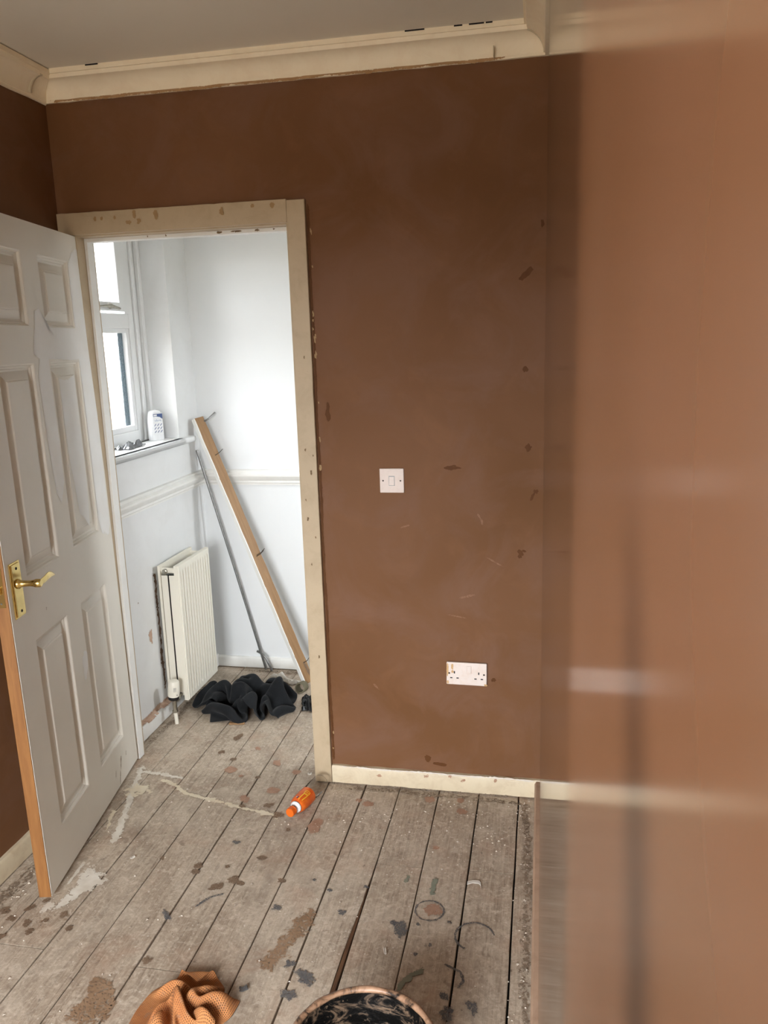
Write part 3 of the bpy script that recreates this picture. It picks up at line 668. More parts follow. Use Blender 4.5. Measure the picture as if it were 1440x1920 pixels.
# ---------------------------------------------------------------- radiator
RX0,RX1,RY0,RY1,RZ0,RZ1=-1.678,-1.578,0.435,0.775,0.085,0.722
rad=thing('radiator',(-1.63,0.60,RZ0)); tag(rad,'white ribbed double-panel radiator under the hallway window','radiator'); o=rad.location
def rad_panel(x, sgn):
    mb=MB(); ny=11*14+15; nz=[0,0.004,0.035,0.045,0.055,0.075,0.5,0.925,0.945,0.955,0.965,0.996,1]
    rows=[]
    for t_ in nz:
        z=RZ0+(RZ1-RZ0)*t_; fade=max(0,min(1,(min(t_,1-t_)-0.035)/0.04)); row=[]
        for k in range(ny):
            s_=k/(ny-1); y=RY0+(RY1-RY0)*s_
            ph=(11*(s_-0.06)/0.88)%1.0; gd=min(ph,1-ph)/0.22; rib=1.0 if gd>=1 else gd*gd*(3-2*gd)
            if not 0.055<s_<0.945: rib=1.0
            dx=0.016*(1-fade)+0.016*rib*fade
            if s_<0.012 or s_>0.988 or t_<0.002 or t_>0.998: dx-=0.004
            row.append((x+sgn*dx,y,z))
        rows.append(row)
    mb.sweep(rows,closed=False,caps=False)
    back=[[(x-sgn*0.006,y,z) for y in (RY0,RY1)] for z in (RZ0,RZ1)]
    b=[mb.vert(p) for r in back for p in r]; mb.face((b[0],b[1],b[3],b[2]))
    # close the rim
    for i in range(len(nz)-1):
        for e_,bb in ((0,(RY0)),(ny-1,(RY1))):
            a1=i*ny+e_; a2=(i+1)*ny+e_; p1=mb.vert((x-sgn*0.006,bb,RZ0+(RZ1-RZ0)*nz[i])); p2=mb.vert((x-sgn*0.006,bb,RZ0+(RZ1-RZ0)*nz[i+1])); mb.face((a1,a2,p2,p1))
    for zrow,zz in ((0,RZ0),(len(nz)-1,RZ1)):
        for k in range(ny-1):
            a1=zrow*ny+k; y1=mb.v[a1][1]; y2=mb.v[a1+1][1]; mb.face((a1,a1+1,mb.vert((x-sgn*0.006,y2,zz)),mb.vert((x-sgn*0.006,y1,zz))))
    return mb
rad_panel(RX1-0.016,1).build('front_panel',M_rad,rad,o,smooth=True,angle=35)
MB().box(RX0,RX0+0.012,RY0,RY1,RZ0,RZ1).build('back_panel',M_rad,rad,o,bevel=0.002)
for a,b in ((RX0+0.014,-1.634),(-1.627,RX1-0.013)):
    MB().box(a,b,RY0+0.004,RY0+0.006,RZ0+0.035,RZ1-0.045).build('side_cover',M_rad,rad,o)
MB().box(-1.636,-1.625,RY0+0.012,RY0+0.02,RZ0+0.03,RZ1-0.045).build('gap_shade_plate',M_black,rad,o)  # black plate painting the shade in the gap between the covers
for y in (RY0+0.022,RY1-0.022):           # waterways joining the panels at the top corners
    MB().tube([(RX0+0.008,y,RZ1-0.026),(RX1-0.01,y,RZ1-0.026)],0.013,12).build('top_connector',M_rad,rad,o,smooth=True,angle=50)
mb=MB(); mb.tube([(RX0+0.008,RY0+0.022,RZ0+0.026),(RX1-0.01,RY0+0.022,RZ0+0.026)],0.013,12); mb.build('bottom_connector',M_rad,rad,o,smooth=True,angle=50)
MB().lathe([(0.011,0),(0.011,0.012),(0.007,0.014),(0.006,0.018),(0.0,0.018)],14,M=Matrix.Translation((-1.645,RY0+0.012,RZ1-0.026))@Matrix.Rotation(math.pi/2,4,'X')).build('bleed_plug',M_chrome,rad,o,smooth=True,angle=40)
for k in range(13):
    y=RY0+0.045+k*0.0208
    MB().box(-1.660,-1.596,y,y+0.0015,RZ0+0.05,RZ1-0.05).build('convector_fin',M_galv,rad,o)
# valve, thermostatic head and tail pipe
vx,vy=-1.620,0.372
mb=MB(); mb.tube([(vx,vy,0.062),(vx,vy,0.118)],0.010,12); mb.tube([(vx,vy,0.108),(vx-0.0,RY0+0.02,0.110)],0.009,12); mb.tube([(vx,vy-0.0,0.055),(vx,vy,0.066)],0.013,6); mb.tube([(vx,vy+0.022,0.109),(vx,vy+0.036,0.109)],0.0145,6)
mb.build('valve_body',M_chrome,rad,o,smooth=True,angle=35)
MB().tube([(vx+0.004,vy-0.002,0.0),(vx+0.003,vy-0.002,0.03),(vx,vy,0.058)],0.0085,12).build('tail_pipe',M_rad,rad,o,smooth=True,angle=50)
Mh=Matrix.Translation((vx-0.002,vy-0.002,0.118))@Matrix.Rotation(0.10,4,'Y')
MB().lathe([(0.020,0.0),(0.024,0.004),(0.025,0.016),(0.024,0.018)],20,M=Mh).build('valve_collar',M_black,rad,o,smooth=True,angle=40)
hd=MB().lathe([(0.0255,0.018),(0.0265,0.026),(0.0265,0.050),(0.0245,0.082),(0.020,0.090),(0.0,0.092)],20,M=Mh).build('thermostat_head',M_rad,rad,o,smooth=True,angle=40)
for k in range(3):
    a=-0.95+0.16*(k-1); c_,s_=math.cos(a),math.sin(a)
    MB().tube([Mh@Vector((0.0255*c_,0.0255*s_,0.046)),Mh@Vector((0.0252*c_,0.0252*s_,0.066))],0.0012,6).build('grip_slot',M_galv,hd,o)
a=-0.55; MB().lathe([(0.003,0),(0.003,0.001)],8,M=Mh@Matrix.Translation((0.0262*math.cos(a),0.0262*math.sin(a),0.030))@Matrix.Rotation(math.pi/2,4,'Y')).build('dial_mark',M_black,hd,o)

# ---------------------------------------------------------------- switch and socket on the back wall
sw=thing('light_switch',(-0.522,0,1.188)); tag(sw,'square white light switch on the brown plaster wall','light switch')
MB().box(-0.043,0.043,-0.008,0.0,-0.043,0.043).build('plate',M_switch,sw,bevel=0.002)
MB().box(-0.0105,0.0105,-0.0085,-0.007,-0.018,0.017).build('rocker_surround',M_galv,sw)
mb=MB(); mb.prism([(-0.008,-0.016),(-0.0125,-0.016),(-0.0085,0.0145),(-0.007,0.0145)],lambda a,b,t_:(t_,a,b),-0.009,0.009); mb.build('rocker',M_switch,sw,bevel=0.0008)
for x in (-0.031,0.031): MB().lathe([(0.0032,0),(0.0028,0.0012)],10,M=Matrix.Translation((x,-0.008,0))@Matrix.Rotation(math.pi/2,4,'X')).build('screw',M_darkmetal,sw)
so=thing('double_socket',(-0.265,0,0.478)); tag(so,'double white power socket splashed with plaster, low on the wall','power socket')
so.rotation_euler=(0,math.radians(0.6),0)
MB().box(-0.070,0.070,-0.004,0,-0.040,0.040).build('back_box',M_darkmetal,so)
MB().box(-0.073,0.073,-0.014,-0.004,-0.043,0.043).build('plate',M_socket,so,bevel=0.003)
for x in (-0.008,0.009): MB().box(x-0.0078,x+0.0078,-0.0168 if x>0 else -0.0150,-0.012,0.003,0.032).build('switch_rocker',M_socket,so,bevel=0.001)
for cx in (-0.044,0.044):
    sgn=1 if cx<0 else -1
    for x,z,w_,h_ in ((cx,0.005,0.0045,0.009),(cx-0.0115,-0.0165,0.0085,0.0042),(cx+0.0115,-0.0165,0.0085,0.0042)):
        MB().box(x-w_/2,x+w_/2,-0.0143,-0.0135,z-h_/2,z+h_/2).build('pin_hole',M_black,so)
    MB().lathe([(0.0035,0),(0.003,0.001)],10,M=Matrix.Translation((cx-sgn*0.019,-0.014,0.001))@Matrix.Rotation(math.pi/2,4,'X')).build('screw',M_darkmetal,so)
F_tan=film('tan_plaster_splash',(196,158,112),(206,172,128),0.5,60)
for k,(x,z,rx,rz) in enumerate(((-0.069,0.01,0.004,0.03),(-0.052,0.028,0.005,0.016),(-0.051,0.008,0.005,0.008),(-0.068,-0.033,0.005,0.008),(0.069,-0.038,0.007,0.005))):
    blob('plaster_splash',ellipse(x,z,rx,rz),lambda a,b:(a,-0.0146,b),F_tan,so,0.2,2,k)
# smears and drips on the walls
wp=lambda a,b:(a,-0.0010,b)
def px_wall(pts): return pts
for k,(x,z,rx,rz,rot) in enumerate(((-0.305,1.233,0.036,0.009,0.08),(-0.065,1.865,0.030,0.012,0.7),(-0.063,1.565,0.010,0.014,0),(-0.035,1.135,0.006,0.020,-0.5),(-0.025,1.152,0.009,0.008,0),(-0.075,0.93,0.010,0.020,0.2),(-0.063,0.94,0.008,0.006,0),(-0.745,1.43,0.010,0.040,0),(-0.17,0.455,0.009,0.008,0),(-0.415,0.125,0.012,0.016,0),(-0.37,0.105,0.026,0.008,-0.1),(-0.05,1.30,0.012,0.014,0),(-0.012,2.02,0.006,0.02,0))):
    blob('plaster_smear',ellipse(x,z,rx,rz,rot),wp,F_smear,wb,0.3,2,k)
for k,(pts,w_) in enumerate((([(-0.50,1.016),(-0.475,1.024),(-0.462,1.028)],0.010),([(-0.225,1.075),(-0.21,1.05),(-0.205,1.03)],0.012),([(-0.62,0.42),(-0.585,0.385)],0.012),([(-0.30,0.76),(-0.22,0.78)],0.010),([(-0.34,0.70),(-0.25,0.685)],0.008),([(-0.20,0.92),(-0.13,0.88)],0.008))):
    streak('pale_scuff',pts,w_,wp,F_scuff,wb,k)

# ---------------------------------------------------------------- leaning batten and rod in the hall corner
b0=Vector((-1.128,0.83,0.0)); b1=Vector((-1.668,0.945,1.325)); dz=(b1-b0).normalized()
vw=(Vector((0,-2.73,1.67))-(b0+b1)/2).normalized(); nf=(vw-dz*vw.dot(dz)).normalized()
sd=dz.cross(-nf).normalized()   # image-right side
if sd.x<0: sd=-sd
ang=math.radians(34); nb=(nf*math.cos(ang)+sd*math.sin(ang)).normalized(); yl=-nb; xl=yl.cross(dz).normalized()
lift=0.024
BM=Matrix(((xl.x,yl.x,dz.x,b0.x),(xl.y,yl.y,dz.y,b0.y),(xl.z,yl.z,dz.z,b0.z+lift),(0,0,0,1)))
bat=thing('timber_batten',matrix=BM); tag(bat,'long timber batten with bent nails leaning in the hallway corner','timber batten')
BL=(b1-b0).length-lift; hw,ht=0.027,0.012
mb=MB(); rows=[]
for k in range(41):
    z=BL*k/40; j=0.002*noise.noise(Vector((z*9,1,1))); j2=0.003*noise.noise(Vector((z*14,4,1)))
    rows.append([(-hw+j,-ht,z),(hw+j2,-ht+0.001,z),(hw+j2,ht,z),(-hw+j,ht,z)])
mb.sweep(rows); mb.build('timber',M_batten,bat)
mb=MB(); rows=[]
for k in range(41):
    z=0.005+(BL-0.006)*k/40; j=0.002*noise.noise(Vector((z*9,1,1))); c_=0.003*max(0,noise.noise(Vector((z*25,7,1))))
    rows.append([(-hw+j-0.003,-ht-0.001+c_,z),(-hw+j+0.001,-ht-0.001+c_,z),(-hw+j+0.001,ht,z),(-hw+j-0.003,ht,z)])
mb.sweep(rows); mb.build('painted_edge',M_hallwood,bat)
for k,(z,x,l_,r_,kx) in enumerate(((BL-0.025,0.028,0.075,0.0042,1.0),(BL-0.20,0.008,0.05,0.0016,0.8),(BL-0.73,0.004,0.05,0.0016,0.9),(BL-0.735,0.0,0.045,0.0014,0.8),(0.10,0.010,0.05,0.0018,0.75))):
    MB().tube([(x-0.006,-ht+0.003,z),(x+0.012,-ht-0.016,z+0.004),(x+0.012+l_*0.6*kx,-ht-0.020,z+l_*0.32)],r_,8).build('nail',M_steel if k==0 else M_darkmetal,bat)
blob('split_patch',ellipse(0.012,0.07,0.010,0.05,0.1),lambda a,b:(a,-ht-0.0015,b),F_spot,bat,0.3,2,3)

rp=[(-1.695,0.985,1.165),(-1.555,0.994,0.60),(-1.417,1.000,0.030),(-1.411,0.999,0.0065)]
rod=MB().tube(rp,0.0062,10)
rod.tube([(-1.452,0.997,0.105),(-1.425,0.985,0.098),(-1.400,0.978,0.078),(-1.378,0.978,0.028),(-1.372,0.978,0.0065)],0.0062,10)
tag(rod.build('steel_rod',M_steel,smooth=True,angle=50),'thin grey steel rod with a hooked foot leaning beside the batten','rod')

# ---------------------------------------------------------------- things on the sill
SZ=HW[2]
pb=thing('plastic_bottle',(-1.782,0.742,SZ)); pb.rotation_euler=(0,0,math.radians(62)); tag(pb,'small white plastic bottle with a blue printed label on the window sill','bottle')
mb=MB(); rows=[]
for z,rx,ry in ((0.0,0.033,0.020),(0.004,0.036,0.022),(0.075,0.036,0.022),(0.100,0.034,0.021),(0.122,0.031,0.019),(0.134,0.027,0.016),(0.139,0.018,0.012),(0.142,0.004,0.004)):
    rows.append([(rx*(abs(math.cos(t_))**0.6)*(1 if math.cos(t_)>=0 else -1), ry*(abs(math.sin(t_))**0.6)*(1 if math.sin(t_)>=0 else -1), z) for t_ in [2*math.pi*q/24 for q in range(24)]])
mb.sweep(rows); mb.build('body',M_whiteplastic,pb,smooth=True,angle=60)
M_blue=plain('label_blue',(44,72,124),0.4); M_blue2=plain('label_grey_blue',(150,164,190),0.4)
lb=MB().box(-0.026,0.026,-0.0232,-0.0222,0.028,0.126).build('label',M_whiteplastic,pb)
mb=MB(); mb.prism([(-0.024,0.124),(0.026,0.124),(0.026,0.098),(0.012,0.108),(-0.010,0.113),(-0.024,0.112)],lambda a,b,t_:(a,t_,b),-0.0236,-0.0230); mb.build('printed_band',M_blue,lb)
mb=MB(); mb.prism([(-0.022,0.121),(-0.004,0.121),(-0.004,0.115),(-0.022,0.114)],lambda a,b,t_:(a,t_,b),-0.0239,-0.0235); mb.build('printed_flash',M_whiteplastic,lb)
mb=MB(); mb.tube([(-0.018+0.0028*k,-0.0234,0.092+0.0035*math.sin(k*1.9)+(0.004 if k in (4,9) else 0)) for k in range(14)],0.0011,6); mb.build('printed_word',M_blue2,lb)
for r in range(3):
    for c_ in range(3):
        x=-0.017+c_*0.016; z=0.042+r*0.0155
        mb=MB(); mb.prism([(x-0.006,z-0.005),(x-0.002,z-0.005),(x+0.007,z+0.005),(x+0.003,z+0.005)],lambda a,b,t_:(a,t_,b),-0.0236,-0.0230); mb.build('printed_bar',M_blue,lb)
M_foil=plain('crumpled_foil',(120,122,124),0.35,0.7,0.4,60)
def crumple(name,cx,cy,z0,sx_,sy_,h,mat,seed,n=14,rot=0.0,bumps=26,parent=None):
    mb=MB(); ids=[]
    for j in range(n):
        r=[]
        for i in range(n):
            u_=i/(n-1)*2-1; v_=j/(n-1)*2-1; edge=1-max(abs(u_),abs(v_))
            q=noise.noise(Vector((u_*1.7+seed,v_*1.7,seed)))*0.25
            x=u_*sx_*(1+q)+sx_*0.25*noise.noise(Vector((u_*2,v_*2,seed+4))); y=v_*sy_*(1-q)+sy_*0.25*noise.noise(Vector((u_*2,v_*2,seed+8)))
            z=abs(noise.noise(Vector((x*bumps+seed,y*bumps,seed))))*h*1.6*min(1,0.25+edge*2.0)+0.0015
            c_,s_=math.cos(rot),math.sin(rot); r.append(mb.vert((cx+x*c_-y*s_,cy+x*s_+y*c_,z0+z)))
        ids.append(r)
    for j in range(n-1):
        for i in range(n-1): mb.face((ids[j][i],ids[j][i+1],ids[j+1][i+1],ids[j+1][i]))
    ob=mb.build(name,mat,parent,smooth=False); s=ob.modifiers.new('thick','SOLIDIFY'); s.thickness=0.0008; s.offset=1; return ob
tag(crumple('crumpled_foil',-1.765,0.47,SZ,0.030,0.085,0.046,M_foil,3.0,16,0.1,34),'crumpled strip of silver foil packaging on the window sill','packaging')
mb=MB(); mb.box(-0.006,0.006,-0.17,0.17,0.0,0.005); sk=mb.build('metal_strip',M_steel,bevel=0.001); sk.location=(-1.816,0.575,SZ+0.001); sk.rotation_euler=(0,0,0.02)
tag(sk,'thin grey metal strip lying along the window frame on the sill','metal strip')

# ---------------------------------------------------------------- cloth heaps: a sheet pushed together until it buckles, then left to settle
import numpy as np
def settle(name, seed, nx, ny, W, H, qx, qy, ang, squeeze, relax, gap, mat, loc, rot, sc, thick, lift=0.0009, hmax=0.2, smooth=2):
    rs=np.random.RandomState(seed); N=nx*ny
    gx,gy=np.meshgrid(np.linspace(-W/2,W/2,nx),np.linspace(-H/2,H/2,ny)); idx=np.arange(N).reshape(ny,nx)
    P=np.stack([gx.ravel(),gy.ravel(),np.zeros(N)],1); rest=P.copy()
    bz=np.array([noise.noise(Vector((x*7+seed,y*7,seed*1.7)))+0.5*noise.noise(Vector((x*15+seed,y*15,seed*0.7))) for x,y,_ in rest])
    P[:,2]=0.03+0.045*(bz-bz.min()); V=np.zeros_like(P)
    batches=[]
    for di,dj,kk in ((0,1,1.0),(1,0,1.0),(1,1,0.5),(1,-1,0.5),(0,3,0.12),(3,0,0.12)):
        a=[];b=[]
        r=idx[:ny-di,:]; c=idx[di:,:]
        if dj>=0: r=r[:,:nx-dj]; c=c[:,dj:]
        else: r=r[:,-dj:]; c=c[:,:nx+dj]
        r=r.ravel(); c=c.ravel(); L=np.linalg.norm(rest[r]-rest[c],axis=1); batches.append((r,c,L,kk))
    deg=[np.bincount(np.concatenate([r,c]),minlength=N).clip(1) for r,c,L,kk in batches]
    ca,sa=math.cos(ang),math.sin(ang); sp=W/(nx-1); far=2.6*sp
    fx=qx**(1.0/squeeze); fy=qy**(1.0/squeeze); near_a=near_b=np.zeros(0,int)
    for st in range(squeeze+relax):
        V*=0.90; V[:,2]-=0.0016 if st>=squeeze else lift
        Q=P+V
        if st<squeeze:
            u=Q[:,0]*ca+Q[:,1]*sa; v=-Q[:,0]*sa+Q[:,1]*ca; u=u*fx; v=v*fy
            Q[:,0]=u*ca-v*sa; Q[:,1]=u*sa+v*ca
        if st%3==0:
            cell=np.floor(Q/gap).astype(int); key=cell-cell.min(0); A=[];B=[]
            kk_=(key[:,0]*4096+key[:,1])*4096+key[:,2]; order=np.argsort(kk_,kind='stable'); ks=kk_[order]
            for dx in (0,1):
                for dy in (-1,0,1):
                    for dz_ in (-1,0,1):
                        off=(dx*4096+dy)*4096+dz_
                        if off<0: continue
                        lo=np.searchsorted(ks,kk_+off,'left'); hi=np.searchsorted(ks,kk_+off,'right')
                        for t_ in range(6):
                            ok=(lo+t_)<hi; i_=np.nonzero(ok)[0]; j_=order[(lo+t_)[ok]]
                            m_=(i_!=j_) if off else (i_<j_)
                            A.append(i_[m_]); B.append(j_[m_])
            near_a=np.concatenate(A); near_b=np.concatenate(B)
            m_=np.linalg.norm(rest[near_a]-rest[near_b],axis=1)>far; near_a=near_a[m_]; near_b=near_b[m_]
        for it in range(7):
            for (r,c,L,kk),dg in zip(batches,deg):
                d=Q[c]-Q[r]; ln=np.linalg.norm(d,axis=1)+1e-9; k_=kk
                cor=d*((ln-L)/ln*0.5*k_)[:,None]; D=np.zeros_like(Q); np.add.at(D,r,cor); np.add.at(D,c,-cor); Q+=D/np.maximum(1,dg*0.62)[:,None]
            if len(near_a):
                d=Q[near_b]-Q[near_a]; ln=np.linalg.norm(d,axis=1)+1e-9; pen=np.clip(gap-ln,0,None)
                cor=d*(pen/ln*0.5)[:,None]; D=np.zeros_like(Q); cn=np.ones(N)
                np.add.at(D,near_a,-cor); np.add.at(D,near_b,cor); np.add.at(cn,near_a,(pen>0)*0.5); np.add.at(cn,near_b,(pen>0)*0.5); Q+=D/cn[:,None]
            fl_=Q[:,2]<0.002; Q[fl_,2]=0.002; Q[:,2]=np.minimum(Q[:,2],hmax)
        V=Q-P; V[Q[:,2]<0.004,:2]*=0.3; sp_=np.linalg.norm(V,axis=1); V*=np.minimum(1,0.012/np.maximum(sp_,1e-9))[:,None]; P=Q
    G=P.reshape(ny,nx,3)
    for _ in range(smooth):
        K=G.copy(); K[1:-1,1:-1]=(G[1:-1,1:-1]*2+G[:-2,1:-1]+G[2:,1:-1]+G[1:-1,:-2]+G[1:-1,2:])/6; G=K
    P=G.reshape(-1,3); c=P.mean(0); zm=P[:,2].min()
    mb=MB(); M=Matrix.Rotation(rot,4,'Z')
    for p in P: mb.vert(M@Vector(((p[0]-c[0])*sc[0],(p[1]-c[1])*sc[1],(p[2]-zm)*sc[2]+0.002)))
    for j in range(ny-1):
        for i in range(nx-1): a=j*nx+i; mb.face((a,a+1,a+nx+1,a+nx))
    o2=mb.build(name,mat,smooth=True); o2.location=loc
    uv=o2.data.uv_layers.new(name='UVMap')
    for l in o2.data.loops: uv.data[l.index].uv=((l.vertex_index%nx)/(nx-1),(l.vertex_index//nx)/(ny-1))
    k=o2.modifiers.new('thick','SOLIDIFY'); k.thickness=thick; k.offset=1
    k=o2.modifiers.new('smooth','SUBSURF'); k.levels=1; k.render_levels=1
    return o2
def fabric(name,a,b):
    m, nt, p, out = newmat(name); n=noise_n(nt,coords(nt),9,5,0.6); f=noise_n(nt,coords(nt),400,3,0.7)
    c=ramp(nt,n,[(0.3,lin(a)),(0.7,lin(b))]); c=mixc(nt,math_n(nt,'MULTIPLY',step(nt,f,0.55,0.75),0.35),c,lin((62,64,67)))
    nt.links.new(c,p.inputs['Base Color']); p.inputs['Roughness'].default_value=0.95; p.inputs['Sheen Weight'].default_value=0.08; p.inputs['Specular IOR Level'].default_value=0.1
    bump(nt,p,f,0.3,0.001); return m
M_knit=fabric('charcoal_sweatshirt',(24,25,27),(34,36,38))
jm=settle('sweatshirt',5,52,46,0.85,0.75,0.36,0.40,0.4,100,45,0.022,M_knit,(-1.362,0.600,0.0),math.radians(25),(0.79,0.70,1.70),0.006)
tag(jm,'crumpled charcoal sweatshirt heaped on the hallway floor beside the radiator','sweatshirt')
def scrim_mat():
    m, nt, p, out = newmat('orange_scrim'); tc=nt.nodes.new('ShaderNodeTexCoord'); sp=nt.nodes.new('ShaderNodeSeparateXYZ'); nt.links.new(tc.outputs['UV'],sp.inputs[0])
    def band(s,f):
        x=math_n(nt,'FRACT',math_n(nt,'MULTIPLY',s,f)); return math_n(nt,'ABSOLUTE',math_n(nt,'SUBTRACT',x,0.5))
    a=band(sp.outputs[0],72); b=band(sp.outputs[1],60)
    th=math_n(nt,'MINIMUM',a,b)            # 0 on a thread, 0.5 in a hole
    n=noise_n(nt,coords(nt),14,5,0.6,0.4); n2=noise_n(nt,coords(nt),50,4)
    c=ramp(nt,n,[(0.35,lin((166,104,56))),(0.6,lin((194,132,80)))])
    c=mixc(nt,step(nt,n2,0.55,0.72),c,lin((150,112,84)))
    c=mixc(nt,step(nt,th,0.20,0.30),c,lin((120,78,48)))
    nt.links.new(c,p.inputs['Base Color']); p.inputs['Roughness'].default_value=0.9
    bump(nt,p,math_n(nt,'MULTIPLY',th,-1.0),0.6,0.002)
    tr=nt.nodes.new('ShaderNodeBsdfTransparent'); mx=nt.nodes.new('ShaderNodeMixShader')
    k=math_n(nt,'MULTIPLY',step(nt,th,0.30,0.36),step(nt,n,0.42,0.58))
    nt.links.new(math_n(nt,'MULTIPLY',k,0.7),mx.inputs[0]); nt.links.new(p.outputs[0],mx.inputs[1]); nt.links.new(tr.outputs[0],mx.inputs[2]); nt.links.new(mx.outputs[0],out.inputs[0])
    return m
M_scrim=scrim_mat()
sc_=settle('scrim_cloth',7,40,36,0.36,0.32,0.5,0.5,0.9,70,35,0.012,M_scrim,(-0.885,-1.135,0.0),math.radians(60),(0.78,0.86,2.6),0.0015)
tag(sc_,'crumpled orange-brown mesh scrim cloth on the floorboards, nearest the camera','cloth')

# dark plastic bag, paper scraps and a tube end around the sweatshirt
M_bag=plain('black_bin_bag',(20,21,22),0.25)
tag(crumple('plastic_bag',-1.055,0.64,0.0,0.050,0.075,0.050,M_bag,11.0,22,0.3,26),'shiny black plastic bag scrap at the foot of the batten','plastic bag')
M_paper=plain('torn_paper',(214,208,198),0.7,0,0.08,40)
tag(crumple('torn_paper',-1.27,0.885,0.0,0.08,0.025,0.045,M_paper,21.0,14,-0.35,22),'torn white paper behind the charcoal sweatshirt','paper')
tb=MB(); Mt=Matrix.Translation((-1.150,0.748,0.028))@Matrix.Rotation(0.15,4,'Z')@Matrix.Rotation(math.radians(-18),4,'Z')@Matrix.Rotation(math.radians(80),4,'X')
tb.lathe([(0.026,-0.045),(0.026,0.0),(0.021,0.0),(0.021,-0.045)],18,M=Mt,caps=False); M_tube=plain('grey_card_tube',(112,106,84),0.7,0,0.15,50)
tag(tb.build('cardboard_tube',M_tube,smooth=True,angle=40),'short dark open tube end poking out by the sweatshirt','tube')
wc=MB().box(-0.035,0.035,-0.008,0.008,0,0.006).build('wood_offcut',M_batten,bevel=0.001); wc.location=(-1.34,0.40,0.0015); wc.rotation_euler=(0,0,0.15); tag(wc,'small pale wood offcut in front of the sweatshirt','wood offcut')

# ---------------------------------------------------------------- drink bottle on its side
bd=Vector((0.068,0.262,0)).normalized(); R_=0.0315
bx=Vector((0,0,1)); by=bd.cross(bx)
OM=Matrix(((bx.x,by.x,bd.x,-0.874),(bx.y,by.y,bd.y,-0.283),(bx.z,by.z,bd.z,R_+0.001),(0,0,0,1)))
bt=thing('drink_bottle',matrix=OM); tag(bt,'clear plastic drink bottle with orange label and orange cap on its side on the floor','bottle')
m, nt, p, out = newmat('clear_plastic'); tr=nt.nodes.new('ShaderNodeBsdfTransparent'); tr.inputs[0].default_value=(0.97,0.965,0.96,1); gl=nt.nodes.new('ShaderNodeBsdfGlossy'); gl.inputs['Roughness'].default_value=0.04
lw=nt.nodes.new('ShaderNodeLayerWeight'); lw.inputs[0].default_value=0.06; mx=nt.nodes.new('ShaderNodeMixShader'); nt.links.new(lw.outputs['Fresnel'],mx.inputs[0]); nt.links.new(tr.outputs[0],mx.inputs[1]); nt.links.new(gl.outputs[0],mx.inputs[2]); nt.links.new(mx.outputs[0],out.inputs[0]); M_clear=m
MB().lathe([(0.0135,0.014),(0.0135,0.030),(0.016,0.034),(0.020,0.040),(0.026,0.050),(0.0295,0.062),(0.0305,0.080),(0.0305,0.135),(0.0305,0.150),(0.029,0.153),(0.0305,0.157),(0.0305,0.215),(0.029,0.224),(0.024,0.228),(0.010,0.222),(0.0,0.221)],28,M=None,caps=False).build('body',M_clear,bt,smooth=True,angle=60)
M_orange=plain('orange_cap',(222,104,24),0.4); M_label=None
m, nt, p, out = newmat('orange_label'); n=noise_n(nt,coords(nt,(1,1,0.6)),40,4,0.6,0.8); nt.links.new(ramp(nt,n,[(0.3,lin((206,72,20))),(0.7,lin((226,116,36)))]),p.inputs['Base Color']); p.inputs['Roughness'].default_value=0.35; M_label=m
cp=MB().lathe([(0.0,-0.001),(0.0145,-0.001),(0.0160,0.001),(0.0160,0.016),(0.0150,0.017),(0.0150,0.0185),(0.0162,0.019),(0.0162,0.0225),(0.0140,0.0225)],28).build('cap',M_orange,bt,smooth=True,angle=35)
for k in range(28):
    a=2*math.pi*k/28; MB().box(0.0157,0.0166,-0.0006,0.0006,0.002,0.0155,M=Matrix.Rotation(a,4,'Z')).build('rib',M_orange,cp)
MB().lathe([(0.0185,0.036),(0.0215,0.041),(0.0218,0.045),(0.0200,0.040)],28).build('neck_band',M_whiteplastic,bt,smooth=True)
lab_prof=[(0.0222,0.0445),(0.0270,0.050),(0.0300,0.062),(0.0312,0.080),(0.0312,0.128)]
lbl=MB().lathe(lab_prof,36,caps=False).build('label',M_label,bt,smooth=True,angle=60)
M_yel=plain('label_yellow',(238,196,60),0.4); M_navy=plain('label_navy',(40,40,66),0.4)
def rad_at(z):
    for (r0,z0),(r1,z1) in zip(lab_prof,lab_prof[1:]):
        if z0<=z<=z1: return r0+(r1-r0)*(z-z0)/(z1-z0)
    return 0.0312
def on_label(name,pts,w_,mat):
    # a printed stroke following the curved label: pts = (angle, z)
    mb=MB(); rows=[]
    for k,(a,z) in enumerate(pts):
        a0,z0=pts[max(k-1,0)]; a1,z1=pts[min(k+1,len(pts)-1)]; da,dz_=(a1-a0)*0.031,(z1-z0); L=math.hypot(da,dz_) or 1
        na,nz_=-dz_/L,da/L
        row=[]
        for s_ in (-0.5,0.5):
            zz=z+nz_*w_*s_; aa=a+na*w_*s_/0.031; r=rad_at(zz)+0.0004; row.append((r*math.cos(aa),r*math.sin(aa),zz))
        for s_ in (0.5,-0.5):
            zz=z+nz_*w_*s_; aa=a+na*w_*s_/0.031; r=rad_at(zz)+0.0001; row.append((r*math.cos(aa),r*math.sin(aa),zz))
        rows.append(row)
    mb.sweep(rows); return mb.build(name,mat,lbl)
A0=0.25   # angle of the lettering, towards the upper side facing the camera
on_label('printed_stroke',[(A0-0.02+0.01*k,0.048+0.006*k) for k in range(8)],0.0035,M_yel)
on_label('printed_stroke',[(A0+0.42+0.02*k,0.056+0.006*k) for k in range(6)],0.003,M_yel)
on_label('printed_stroke',[(A0+0.05,0.088),(A0+0.30,0.088),(A0+0.55,0.089)],0.003,M_yel)
for k in range(3):
    z=0.092+0.008*k
    on_label('printed_letter',[(A0-0.05,z),(A0+0.25,z+0.001),(A0+0.52,z+0.001)],0.0022,M_yel)
on_label('printed_letter',[(A0-0.05,0.092),(A0-0.06,0.100),(A0-0.05,0.108)],0.0022,M_yel)
